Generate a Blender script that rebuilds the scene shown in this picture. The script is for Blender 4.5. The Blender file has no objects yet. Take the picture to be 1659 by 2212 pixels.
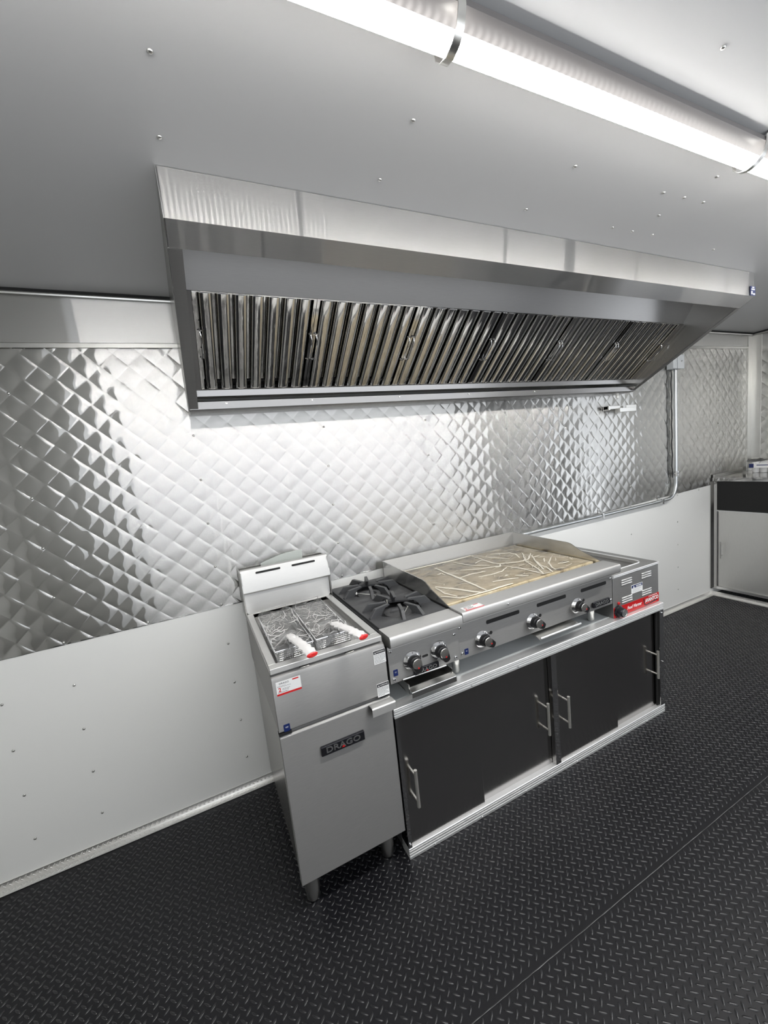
import bpy, bmesh, math, random
import numpy as np
from mathutils import Matrix, Vector
random.seed(7)
SC = bpy.context.scene
COL = SC.collection
# ------------------------------------------------------------------ camera
cam = bpy.data.objects.new('camera', bpy.data.cameras.new('camera'))
COL.objects.link(cam)
R_ = Vector((0.89666563, -0.42999396, -0.10533729)); U_ = Vector((0.15153401, 0.07453812, 0.98563762))
F_ = Vector((0.41596657, 0.89974956, -0.13199448))
m = Matrix.Identity(4)
for i in range(3):
    m[i][0] = R_[i]; m[i][1] = U_[i]; m[i][2] = -F_[i]
m[0][3], m[1][3], m[2][3] = -0.13056, -1.95763, 1.51399
cam.matrix_world = m
cam.data.sensor_fit = 'HORIZONTAL'; cam.data.sensor_width = 36.0
cam.data.lens = 878.1 * 36.0 / 1659.0
cam.data.clip_start = 0.02
SC.camera = cam
# ------------------------------------------------------------------ view, world
SC.view_settings.view_transform = 'Standard'; SC.view_settings.look = 'None'
SC.view_settings.gamma = 1.0; SC.view_settings.use_curve_mapping = False
SC.view_settings.exposure = 0.27
W = bpy.data.worlds.new('world'); SC.world = W; W.use_nodes = True
wn = W.node_tree.nodes; wn['Background'].inputs[0].default_value = (0.90, 0.94, 1.0, 1); wn['Background'].inputs[1].default_value = 2.0
LED = 80.0            # strength of the LED tubes

# ------------------------------------------------------------------ materials
def newmat(name):
    mt = bpy.data.materials.new(name); mt.use_nodes = True
    nt = mt.node_tree
    for n in list(nt.nodes): nt.nodes.remove(n)
    out = nt.nodes.new('ShaderNodeOutputMaterial')
    return mt, nt, out
def principled(name, color, rough=0.5, metal=0.0, spec=0.5, noise=0.0, nscale=40, bump=0.0, bscale=200, trans=0.0, emit=None, coat=0.0, stretch=(1, 1, 1)):
    mt, nt, out = newmat(name)
    b = nt.nodes.new('ShaderNodeBsdfPrincipled'); nt.links.new(b.outputs[0], out.inputs[0])
    b.inputs['Base Color'].default_value = (*color, 1); b.inputs['Roughness'].default_value = rough
    b.inputs['Metallic'].default_value = metal; b.inputs['Specular IOR Level'].default_value = spec
    b.inputs['Transmission Weight'].default_value = trans; b.inputs['Coat Weight'].default_value = coat
    if emit: b.inputs['Emission Color'].default_value = (*color, 1); b.inputs['Emission Strength'].default_value = emit
    if noise or bump:
        tc = nt.nodes.new('ShaderNodeTexCoord'); mp = nt.nodes.new('ShaderNodeMapping'); mp.inputs['Scale'].default_value = stretch
        nt.links.new(tc.outputs['Object'], mp.inputs[0])
    if noise:
        n = nt.nodes.new('ShaderNodeTexNoise'); n.inputs['Scale'].default_value = nscale; n.inputs['Detail'].default_value = 4
        nt.links.new(mp.outputs[0], n.inputs[0])
        mx = nt.nodes.new('ShaderNodeMix'); mx.data_type = 'RGBA'
        nt.links.new(n.outputs[0], mx.inputs[0])
        mx.inputs[6].default_value = (*[max(0, c * (1 - noise)) for c in color], 1); mx.inputs[7].default_value = (*[min(1, c * (1 + noise)) for c in color], 1)
        nt.links.new(mx.outputs[2], b.inputs['Base Color'])
    if bump:
        n = nt.nodes.new('ShaderNodeTexNoise'); n.inputs['Scale'].default_value = bscale; n.inputs['Detail'].default_value = 3
        nt.links.new(mp.outputs[0], n.inputs[0])
        bp = nt.nodes.new('ShaderNodeBump'); bp.inputs['Strength'].default_value = bump; bp.inputs['Distance'].default_value = 0.002
        nt.links.new(n.outputs[0], bp.inputs['Height']); nt.links.new(bp.outputs[0], b.inputs['Normal'])
    return mt
def brushed(name, color=(0.60, 0.595, 0.58), r=0.25, a=0.7, tangent=(1, 0, 0), grain=0.06, soft=0.35, rs=0.5, stretch=(3, 60, 60), wav=0.0, auto=True):
    """anisotropic steel: the grain runs along `tangent`, glints spread across it"""
    mt, nt, out = newmat(name)
    tc = nt.nodes.new('ShaderNodeTexCoord'); mp = nt.nodes.new('ShaderNodeMapping'); mp.inputs['Scale'].default_value = stretch
    nt.links.new(tc.outputs['Object'], mp.inputs[0])
    n = nt.nodes.new('ShaderNodeTexNoise'); n.inputs['Scale'].default_value = 9; n.inputs['Detail'].default_value = 6
    nt.links.new(mp.outputs[0], n.inputs[0])
    mx = nt.nodes.new('ShaderNodeMix'); mx.data_type = 'RGBA'; nt.links.new(n.outputs[0], mx.inputs[0])
    mx.inputs[6].default_value = (*[c * (1 - grain) for c in color], 1); mx.inputs[7].default_value = (*[min(1, c * (1 + grain)) for c in color], 1)
    g = nt.nodes.new('ShaderNodeBsdfAnisotropic'); g.distribution = 'GGX'
    nt.links.new(mx.outputs[2], g.inputs['Color']); g.inputs['Roughness'].default_value = r; g.inputs['Anisotropy'].default_value = a
    cv = nt.nodes.new('ShaderNodeCombineXYZ')
    for i in range(3): cv.inputs[i].default_value = tangent[i]
    if auto:      # grain runs level on upright faces, along x on flat ones
        ge = nt.nodes.new('ShaderNodeNewGeometry'); cr = nt.nodes.new('ShaderNodeVectorMath'); cr.operation = 'CROSS_PRODUCT'
        nt.links.new(ge.outputs['True Normal'], cr.inputs[0]); cr.inputs[1].default_value = (0, 0, 1)
        ad = nt.nodes.new('ShaderNodeVectorMath'); ad.operation = 'ADD'; nt.links.new(cr.outputs[0], ad.inputs[0]); ad.inputs[1].default_value = (-0.03, 0, 0)
        no = nt.nodes.new('ShaderNodeVectorMath'); no.operation = 'NORMALIZE'; nt.links.new(ad.outputs[0], no.inputs[0])
        nt.links.new(no.outputs[0], g.inputs['Tangent'])
    else: nt.links.new(cv.outputs[0], g.inputs['Tangent'])
    g2 = nt.nodes.new('ShaderNodeBsdfAnisotropic'); g2.distribution = 'GGX'; g2.inputs['Anisotropy'].default_value = 0.0
    nt.links.new(mx.outputs[2], g2.inputs['Color']); g2.inputs['Roughness'].default_value = rs
    ms = nt.nodes.new('ShaderNodeMixShader'); ms.inputs[0].default_value = soft
    nt.links.new(g.outputs[0], ms.inputs[1]); nt.links.new(g2.outputs[0], ms.inputs[2]); nt.links.new(ms.outputs[0], out.inputs[0])
    if wav:
        w = nt.nodes.new('ShaderNodeTexNoise'); w.inputs['Scale'].default_value = 3.0; w.inputs['Detail'].default_value = 1
        nt.links.new(tc.outputs['Object'], w.inputs[0])
        bp = nt.nodes.new('ShaderNodeBump'); bp.inputs['Strength'].default_value = 1.0; bp.inputs['Distance'].default_value = wav
        nt.links.new(w.outputs[0], bp.inputs['Height'])
        nt.links.new(bp.outputs[0], g.inputs['Normal']); nt.links.new(bp.outputs[0], g2.inputs['Normal'])
    return mt
M = {}
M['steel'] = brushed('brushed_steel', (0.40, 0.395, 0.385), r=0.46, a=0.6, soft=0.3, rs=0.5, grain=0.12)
M['steel_fine'] = brushed('fine_brushed_steel', (0.66, 0.655, 0.64), r=0.42, a=0.6, soft=0.25, rs=0.45)
M['steel_side'] = brushed('satin_steel_side', (0.64, 0.635, 0.62), r=0.20, a=0.3, tangent=(0, 1, 0), soft=0.2, rs=0.45, stretch=(60, 3, 60))
M['hood'] = brushed('hood_steel', (0.44, 0.435, 0.425), r=0.125, a=0.93, soft=0.30, rs=0.42, wav=0.0001)
M['hood_dark'] = brushed('hood_inner_steel', (0.34, 0.335, 0.33), r=0.32, a=0.5, soft=0.4, rs=0.4, wav=0.002)
M['quilt'] = brushed('quilted_steel', (0.585, 0.58, 0.56), r=0.14, a=0.93, soft=0.22, rs=0.40, grain=0.03, auto=False)
M['quilt_end'] = brushed('quilted_steel_end', (0.66, 0.655, 0.63), r=0.18, a=0.85, tangent=(0, 1, 0), soft=0.35, rs=0.42, auto=False)
M['band'] = brushed('header_band_steel', (0.60, 0.595, 0.58), r=0.14, a=0.93, soft=0.35, rs=0.42, grain=0.02)
M['door'] = brushed('sliding_door_steel', (0.36, 0.35, 0.34), r=0.17, a=0.4, soft=0.0, rs=0.4, grain=0.04)
M['enddoor'] = brushed('end_door_steel', (0.80, 0.795, 0.77), r=0.5, a=0.2, tangent=(0, 0, 1), auto=False, soft=0.5, rs=0.5, stretch=(60, 60, 3), wav=0.004)
M['mirror'] = principled('polished_steel', (0.56, 0.555, 0.545), 0.06, 1.0, bump=0.25, bscale=7, stretch=(6, 1, 1))
M['chrome'] = principled('chrome', (0.82, 0.82, 0.83), 0.10, 1.0)
M['satin'] = principled('satin_steel', (0.66, 0.655, 0.63), 0.28, 1.0)
M['trough'] = principled('trough_steel', (0.29, 0.285, 0.28), 0.26, 1.0, bump=0.2, bscale=5, stretch=(3, 1, 1))
M['channel'] = principled('bright_aluminium_channel', (0.93, 0.93, 0.925), 0.42, 0.75)
M['alu'] = principled('aluminium', (0.80, 0.80, 0.79), 0.32, 1.0, noise=0.05, nscale=30)
M['treadalu'] = principled('tread_plate_aluminium', (0.86, 0.85, 0.83), 0.30, 1.0)
M['cast'] = principled('cast_iron', (0.060, 0.061, 0.064), 0.45, 0.0, bump=0.25, bscale=500)
M['black'] = principled('black_plastic', (0.012, 0.012, 0.013), 0.35)
M['blackpanel'] = principled('black_panel', (0.014, 0.014, 0.014), 0.55, spec=0.3)
M['dark'] = principled('dark_interior', (0.01, 0.01, 0.01), 0.8)
M['lug'] = principled('rubber_lug', (0.012, 0.012, 0.014), 0.24, spec=0.7)
M['seam'] = principled('scuffed_rubber_edge', (0.22, 0.22, 0.22), 0.6, noise=0.8, nscale=60)
M['handle'] = principled('warm_satin_handle', (0.86, 0.84, 0.78), 0.36, 0.9)
M['rubber'] = principled('black_rubber', (0.006, 0.006, 0.008), 0.42, spec=0.38, noise=0.25, nscale=6, bump=0.06, bscale=900)
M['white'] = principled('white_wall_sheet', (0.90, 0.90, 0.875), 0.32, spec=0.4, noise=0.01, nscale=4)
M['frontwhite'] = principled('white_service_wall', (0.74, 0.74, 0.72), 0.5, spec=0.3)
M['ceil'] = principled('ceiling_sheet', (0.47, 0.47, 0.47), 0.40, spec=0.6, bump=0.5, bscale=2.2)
M['badge'] = principled('badge_dark', (0.03, 0.03, 0.035), 0.25, 0.6)
M['red'] = principled('red_plastic', (0.62, 0.02, 0.02), 0.35)
M['redlabel'] = principled('red_label', (0.50, 0.012, 0.014), 0.25)
M['paper'] = principled('white_label', (0.85, 0.85, 0.84), 0.45)
M['ink'] = principled('black_ink', (0.015, 0.015, 0.018), 0.5)
M['blue'] = principled('blue_label', (0.010, 0.022, 0.11), 0.35)
M['ceramic'] = principled('white_ceramic', (0.85, 0.84, 0.80), 0.35)
M['brass'] = principled('brass', (0.75, 0.55, 0.22), 0.3, 1.0)
M['greytray'] = principled('grey_painted_pan', (0.50, 0.53, 0.50), 0.4)
M['pvc'] = principled('grey_pvc_box', (0.62, 0.64, 0.65), 0.4)
M['cable'] = principled('black_cable', (0.015, 0.015, 0.018), 0.4)
M['pipe'] = principled('galvanised_pipe', (0.66, 0.68, 0.69), 0.30, 1.0)
M['housing'] = principled('lamp_housing_white', (0.17, 0.16, 0.158), 0.4)
M['worktop'] = principled('worktop_sheet', (0.52, 0.54, 0.54), 0.35, 0.0)
M['whitewrap'] = principled('white_crinkled_wrap', (0.85, 0.83, 0.82), 0.30, bump=0.8, bscale=120)
M['wrinkle'] = principled('film_wrinkle', (0.80, 0.75, 0.64), 0.3)
def film_mat():
    mt, nt, out = newmat('clear_plastic_film')
    tr = nt.nodes.new('ShaderNodeBsdfTransparent'); gl = nt.nodes.new('ShaderNodeBsdfGlossy'); gl.inputs['Roughness'].default_value = 0.12
    df = nt.nodes.new('ShaderNodeBsdfDiffuse'); df.inputs[0].default_value = (0.85, 0.85, 0.84, 1)
    m1 = nt.nodes.new('ShaderNodeMixShader'); m1.inputs[0].default_value = 0.09
    fr = nt.nodes.new('ShaderNodeFresnel'); fr.inputs[0].default_value = 1.4
    m2 = nt.nodes.new('ShaderNodeMixShader')
    nt.links.new(tr.outputs[0], m1.inputs[1]); nt.links.new(df.outputs[0], m1.inputs[2])
    nt.links.new(fr.outputs[0], m2.inputs[0]); nt.links.new(m1.outputs[0], m2.inputs[1]); nt.links.new(gl.outputs[0], m2.inputs[2])
    nt.links.new(m2.outputs[0], out.inputs[0])
    return mt
M['film'] = film_mat()
def led_mat():
    mt, nt, out = newmat('led_diffuser')
    tc = nt.nodes.new('ShaderNodeTexCoord'); sp = nt.nodes.new('ShaderNodeSeparateXYZ'); nt.links.new(tc.outputs['Object'], sp.inputs[0])
    a = nt.nodes.new('ShaderNodeMath'); a.operation = 'MULTIPLY'; a.inputs[1].default_value = 2 * math.pi / 0.0177; nt.links.new(sp.outputs[0], a.inputs[0])
    s = nt.nodes.new('ShaderNodeMath'); s.operation = 'SINE'; nt.links.new(a.outputs[0], s.inputs[0])
    k = nt.nodes.new('ShaderNodeMath'); k.operation = 'MULTIPLY_ADD'; k.inputs[1].default_value = 0.70 * LED; k.inputs[2].default_value = LED; nt.links.new(s.outputs[0], k.inputs[0])
    # the LEDs face the floor: the diffuser is brightest on its underside
    ge = nt.nodes.new('ShaderNodeNewGeometry'); sn = nt.nodes.new('ShaderNodeSeparateXYZ'); nt.links.new(ge.outputs['Normal'], sn.inputs[0])
    mr = nt.nodes.new('ShaderNodeMapRange'); mr.inputs[1].default_value = 0.0; mr.inputs[2].default_value = -0.9; mr.inputs[3].default_value = 0.04; mr.inputs[4].default_value = 1.0
    nt.links.new(sn.outputs[2], mr.inputs[0])
    kk = nt.nodes.new('ShaderNodeMath'); kk.operation = 'MULTIPLY'; nt.links.new(k.outputs[0], kk.inputs[0]); nt.links.new(mr.outputs[0], kk.inputs[1])
    e = nt.nodes.new('ShaderNodeEmission'); e.inputs[0].default_value = (1.0, 0.985, 0.955, 1); nt.links.new(kk.outputs[0], e.inputs[1])
    nt.links.new(e.outputs[0], out.inputs[0])
    return mt
M['led'] = led_mat()
def plate_mat():
    mt, nt, out = newmat('oiled_griddle_plate')
    b = nt.nodes.new('ShaderNodeBsdfPrincipled'); nt.links.new(b.outputs[0], out.inputs[0])
    tc = nt.nodes.new('ShaderNodeTexCoord')
    n = nt.nodes.new('ShaderNodeTexNoise'); n.inputs['Scale'].default_value = 13; n.inputs['Detail'].default_value = 8; n.inputs['Roughness'].default_value = 0.65; nt.links.new(tc.outputs['Object'], n.inputs[0])
    cr = nt.nodes.new('ShaderNodeValToRGB'); nt.links.new(n.outputs[0], cr.inputs[0])
    el = cr.color_ramp.elements
    el[0].position = 0.32; el[0].color = (0.15, 0.11, 0.07, 1); el[1].position = 0.66; el[1].color = (0.80, 0.70, 0.52, 1)
    e2 = cr.color_ramp.elements.new(0.46); e2.color = (0.60, 0.50, 0.32, 1)
    nt.links.new(cr.outputs[0], b.inputs['Base Color']); b.inputs['Metallic'].default_value = 0.15; b.inputs['Roughness'].default_value = 0.4
    bp = nt.nodes.new('ShaderNodeBump'); bp.inputs['Strength'].default_value = 0.5; bp.inputs['Distance'].default_value = 0.003
    nt.links.new(n.outputs[0], bp.inputs['Height']); nt.links.new(bp.outputs[0], b.inputs['Normal'])
    return mt
M['plate'] = plate_mat()

# ------------------------------------------------------------------ mesh helpers
SHIFT = [0.0, 0.0, 0.0]
class MB:
    def __init__(s): s.v = []; s.f = []
    def add(s, vs, fs):
        o = len(s.v); s.v += [tuple(p) for p in vs]; s.f += [tuple(i + o for i in f) for f in fs]; return s
    def box(s, x0, x1, y0, y1, z0, z1):
        return s.add([(x0, y0, z0), (x1, y0, z0), (x1, y1, z0), (x0, y1, z0), (x0, y0, z1), (x1, y0, z1), (x1, y1, z1), (x0, y1, z1)],
                     [(0, 3, 2, 1), (4, 5, 6, 7), (0, 1, 5, 4), (1, 2, 6, 5), (2, 3, 7, 6), (3, 0, 4, 7)])
    def prism(s, poly, axis, a, b):
        def P(u, w, t): return {'x': (t, u, w), 'y': (u, t, w), 'z': (u, w, t)}[axis]
        n = len(poly)
        vs = [P(u, w, a) for u, w in poly] + [P(u, w, b) for u, w in poly]
        fs = [tuple(range(n)), tuple(range(2 * n - 1, n - 1, -1))] + [(i + n, (i + 1) % n + n, (i + 1) % n, i) for i in range(n)]
        return s.add(vs, fs)
    def sheet(s, line, axis, a, b, t=0.002):
        """bent sheet: a polyline given thickness t and pulled along an axis"""
        L = [Vector(p) for p in line]; N = []
        for i in range(len(L)):
            d = (L[min(i + 1, len(L) - 1)] - L[max(i - 1, 0)]).normalized(); N.append(Vector((-d.y, d.x)) * t)
        return s.prism([tuple(p) for p in L] + [tuple(L[i] + N[i]) for i in range(len(L) - 1, -1, -1)], axis, a, b)
    def tube(s, path, r, n=8, cap=True):
        P = [Vector(p) for p in path]; rs = r if isinstance(r, (list, tuple)) else [r] * len(P)
        rings = []; up = None
        for i, p in enumerate(P):
            d = (P[min(i + 1, len(P) - 1)] - P[max(i - 1, 0)]).normalized()
            if up is None: up = Vector((0, 0, 1)) if abs(d.z) < 0.9 else Vector((1, 0, 0))
            a = d.cross(up).normalized(); b = a.cross(d).normalized(); up = b
            rings.append([p + (a * math.cos(2 * math.pi * k / n) + b * math.sin(2 * math.pi * k / n)) * rs[i] for k in range(n)])
        vs = [v for rg in rings for v in rg]; fs = []
        for i in range(len(P) - 1):
            for k in range(n): fs.append((i * n + k, i * n + (k + 1) % n, (i + 1) * n + (k + 1) % n, (i + 1) * n + k))
        if cap: fs += [tuple(range(n - 1, -1, -1)), tuple(range((len(P) - 1) * n, len(P) * n))]
        return s.add(vs, fs)
    def lathe(s, prof, c, axis='z', n=24):
        """prof: (radius, height) pairs turned about an axis through c"""
        vs = []; fs = []
        for r, h in prof:
            for k in range(n):
                t = 2 * math.pi * k / n; a, b = r * math.cos(t), r * math.sin(t)
                vs.append({'z': (c[0] + a, c[1] + b, c[2] + h), 'y': (c[0] + a, c[1] - h, c[2] + b), 'x': (c[0] - h, c[1] + a, c[2] + b)}[axis])
        for i in range(len(prof) - 1):
            for k in range(n): fs.append((i * n + k, i * n + (k + 1) % n, (i + 1) * n + (k + 1) % n, (i + 1) * n + k))
        fs += [tuple(range(n)), tuple(range((len(prof) - 1) * n, len(prof) * n))]
        return s.add(vs, fs)
    def obj(s, name, mat, parent=None, bevel=0.0, smooth=35, fix=True, loc=None):
        me = bpy.data.meshes.new(name)
        root = parent
        off = Vector((0, 0, 0))
        while root is not None:
            off += root.location; root = root.parent
        vs = s.v if loc is not None else [(a - off.x + SHIFT[0], b - off.y + SHIFT[1], c - off.z + SHIFT[2]) for a, b, c in s.v]
        me.from_pydata(vs, [], s.f)
        if fix:
            bm = bmesh.new(); bm.from_mesh(me); bmesh.ops.recalc_face_normals(bm, faces=bm.faces); bm.to_mesh(me); bm.free()
        me.materials.append(mat)
        if smooth:
            me.polygons.foreach_set('use_smooth', [True] * len(me.polygons)); me.set_sharp_from_angle(angle=math.radians(smooth))
        o = bpy.data.objects.new(name, me); COL.objects.link(o)
        if parent: o.parent = parent
        if loc is not None: o.location = Vector(loc) - off
        if bevel:
            b = o.modifiers.new('bevel', 'BEVEL'); b.width = bevel; b.segments = 2; b.limit_method = 'ANGLE'; b.angle_limit = math.radians(40); b.harden_normals = False
        return o
def thing(name, label, cat, loc, group=None):
    o = bpy.data.objects.new(name, None); COL.objects.link(o); o.location = loc; o.empty_display_size = 0.1
    o['label'] = label; o['category'] = cat
    if group: o['group'] = group
    return o
def tag(o, label, cat, group=None):
    o['label'] = label; o['category'] = cat
    if group: o['group'] = group
    return o
def struct(o): o['kind'] = 'structure'; return o
def stuff(o): o['kind'] = 'stuff'; return o
def dup(o, parent, loc, rot=None):
    c = o.copy(); COL.objects.link(c); c.parent = parent; c.location = loc
    if rot: c.rotation_euler = rot
    return c
DG = None
def text_mesh(txt, size, depth=0.0006, shear=0.0, bold=0.0):
    cu = bpy.data.curves.new('t', 'FONT'); cu.body = txt; cu.size = size; cu.extrude = depth; cu.shear = shear; cu.offset = bold
    cu.align_x = 'CENTER'; cu.align_y = 'CENTER'; cu.resolution_u = 3
    o = bpy.data.objects.new('t', cu); COL.objects.link(o)
    bpy.context.view_layer.update()
    me = bpy.data.meshes.new_from_object(o.evaluated_get(bpy.context.evaluated_depsgraph_get()))
    vs = [v.co.copy() for v in me.vertices]; fs = [tuple(p.vertices) for p in me.polygons]
    bpy.data.objects.remove(o); bpy.data.meshes.remove(me)
    return vs, fs
def text_front(mb, txt, x, y, z, size, width=None, **k):
    """lettering standing on a face that looks towards -y; width squeezes it"""
    vs, fs = text_mesh(txt, size, **k)
    w = max(v.x for v in vs) - min(v.x for v in vs); sx = (width / w) if width else 1.0
    mb.add([(x + v.x * sx, y - v.z, z + v.y) for v in vs], fs); return mb
def rrect(cx, cz, w, h, r, n=5):
    P = []
    for qx, qz, a0 in ((1, 1, 0), (-1, 1, 90), (-1, -1, 180), (1, -1, 270)):
        for i in range(n + 1):
            a = math.radians(a0 + 90 * i / n)
            P.append((cx + qx * (w / 2 - r) + r * math.cos(a), cz + qz * (h / 2 - r) + r * math.sin(a)))
    return P
X0, X1, YF, ZC = -1.6, 4.53, -2.33, 2.255

# ------------------------------------------------------------------ setting: floor
floor = struct(MB().box(X0, X1, YF, 0, -0.03, 0).obj('floor', M['dark'], smooth=0))
SEAM = -1.187
floor_mats = [MB().box(X0, X1, SEAM + 0.001, 0, 0.0, 0.004).obj('rubber_mat', M['rubber'], floor, bevel=0.0012, smooth=0),
              MB().box(X0, X1, YF, SEAM - 0.002, 0.0, 0.0058).obj('rubber_mat', M['rubber'], floor, bevel=0.0012, smooth=0)]
def lugs(x0, x1, y0, y1, px, ox, oy, L, w, h, z, ends=3):
    """raised lozenges in alternating diagonal directions, as one numpy mesh"""
    base = []
    for k in range(6):
        base.append(0)
    hl, hw = L / 2, w / 2
    outline = [(-hl, 0), (-hl * 0.55, hw * 0.85), (0, hw), (hl * 0.55, hw * 0.85), (hl, 0), (hl * 0.55, -hw * 0.85), (0, -hw), (-hl * 0.55, -hw * 0.85)]
    mid = [(a * 0.93, b * 0.80) for a, b in outline]
    ridge = [(-hl * 0.62, 0), (hl * 0.62, 0)]
    V = np.array([(a, b, 0) for a, b in outline] + [(a, b, h * 0.55) for a, b in mid] + [(a, b, h) for a, b in ridge])
    F4 = [(i, (i + 1) % 8, 8 + (i + 1) % 8, 8 + i) for i in range(8)]
    T = [(8, 9, 16), (9, 10, 16), (10, 17, 16), (10, 11, 17), (11, 12, 17), (12, 13, 17), (13, 14, 17), (14, 16, 17), (14, 15, 16), (15, 8, 16)]
    T = [(a, b, c) for a, b, c in T]
    ctr = []
    for typ, (ax, ay, ang) in enumerate(((ox, oy, -45), (ox - px / 2, oy + px / 2, 45))):
        i0, i1 = math.ceil((x0 - ax) / px), math.floor((x1 - ax) / px); j0, j1 = math.ceil((y0 - ay) / px), math.floor((y1 - ay) / px)
        ii, jj = np.meshgrid(np.arange(i0, i1 + 1), np.arange(j0, j1 + 1)); c = np.stack([ax + ii.ravel() * px, ay + jj.ravel() * px, np.full(ii.size, math.radians(ang))], 1); ctr.append(c)
    c = np.concatenate(ctr); n = len(c)
    ca, sa = np.cos(c[:, 2])[:, None], np.sin(c[:, 2])[:, None]
    P = np.empty((n, len(V), 3)); P[:, :, 0] = c[:, 0:1] + V[:, 0] * ca - V[:, 1] * sa; P[:, :, 1] = c[:, 1:2] + V[:, 0] * sa + V[:, 1] * ca; P[:, :, 2] = V[:, 2] + z
    nv = len(V)
    q = np.array(F4)[:, ::1]; t = np.array(T)
    Q = (q[None] + (np.arange(n) * nv)[:, None, None]).reshape(-1, 4); Tt = (t[None] + (np.arange(n) * nv)[:, None, None]).reshape(-1, 3)
    return P.reshape(-1, 3), Q, Tt
def np_mesh(name, V, Q, T, mat, parent=None, smooth=True):
    me = bpy.data.meshes.new(name)
    nq, ntri = len(Q), len(T)
    me.vertices.add(len(V)); me.vertices.foreach_set('co', V.astype(np.float32).ravel())
    me.loops.add(nq * 4 + ntri * 3); me.loops.foreach_set('vertex_index', np.concatenate([Q.ravel(), T.ravel()]).astype(np.int32))
    me.polygons.add(nq + ntri)
    me.polygons.foreach_set('loop_start', np.concatenate([np.arange(nq) * 4, nq * 4 + np.arange(ntri) * 3]).astype(np.int32))
    me.polygons.foreach_set('use_smooth', np.full(nq + ntri, smooth)); me.update(calc_edges=True); me.validate()
    me.materials.append(mat)
    o = bpy.data.objects.new(name, me); COL.objects.link(o)
    if parent: o.parent = parent
    return o
V1, Q1, T1 = lugs(X0 + 0.02, X1 - 0.02, SEAM + 0.012, -0.05, 0.0303, -0.134, -0.784, 0.0255, 0.0078, 0.0021, 0.004)
stuff(np_mesh('tread_lug', V1, Q1, T1, M['lug'], floor))
V2, Q2, T2 = lugs(X0 + 0.02, X1 - 0.02, YF + 0.01, SEAM - 0.010, 0.0303, 0.847, -1.3065, 0.0255, 0.0078, 0.0021, 0.0058)
stuff(np_mesh('tread_lug', V2, Q2, T2, M['lug'], floor))

_r = random.Random(2); _sp = [(X0 + 0.02 * i, SEAM - 0.0006 + _r.uniform(-0.0005, 0.0005), 0.0052) for i in range(int((X1 - X0) / 0.02))]
stuff(MB().tube(_sp, [0.0003 + 0.0006 * _r.random() for _ in _sp], 5).obj('mat_seam_edge', M['seam'], floor))

# ------------------------------------------------------------------ setting: walls and ceiling
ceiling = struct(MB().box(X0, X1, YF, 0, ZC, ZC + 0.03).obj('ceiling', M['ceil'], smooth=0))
wall_back = struct(MB().box(X0, X1, 0.0, 0.04, 0, ZC).obj('wall_back', M['white'], smooth=0))
wall_right = struct(MB().box(X1, X1 + 0.04, -1.26, 0.04, 0, ZC).box(X1, X1 + 0.04, YF, -2.08, 0, ZC).box(X1, X1 + 0.04, -2.08, -1.26, 1.95, ZC).obj('wall_right', M['white'], smooth=0))
wall_left = struct(MB().box(X0 - 0.04, X0, YF, 0.04, 0, ZC).obj('wall_left', M['frontwhite'], smooth=0))
wf = MB()
DX0, DX1, DZ = -2.08, -1.26, 1.95      # open side door in the end wall
SX0, SX1, SZ0, SZ1 = -0.85, 3.2, 1.0, 2.0     # unseen service hatch, opened and widened to add fill daylight
wf.box(X0, SX0, YF - 0.04, YF, 0, ZC).box(SX1, X1, YF - 0.04, YF, 0, ZC).box(SX0, SX1, YF - 0.04, YF, 0, SZ0).box(SX0, SX1, YF - 0.04, YF, SZ1, ZC)
wall_front = struct(wf.obj('wall_front', M['frontwhite'], smooth=0))
struct(MB().box(X1 - 0.01, X1 + 0.05, DX0 - 0.03, DX0, 0, DZ).box(X1 - 0.01, X1 + 0.05, DX1, DX1 + 0.03, 0, DZ).box(X1 - 0.01, X1 + 0.05, DX0 - 0.03, DX1 + 0.03, DZ, DZ + 0.03).obj('door_1', M['alu']))
MB().box(SX1 + 0.03, X1 - 0.001, YF, YF + 0.003, 0.05, ZC - 0.01).obj('added_dark_panel', M['hood_dark'], wall_front)  # unseen panel added to darken what the right-hand quilting reflects

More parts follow.
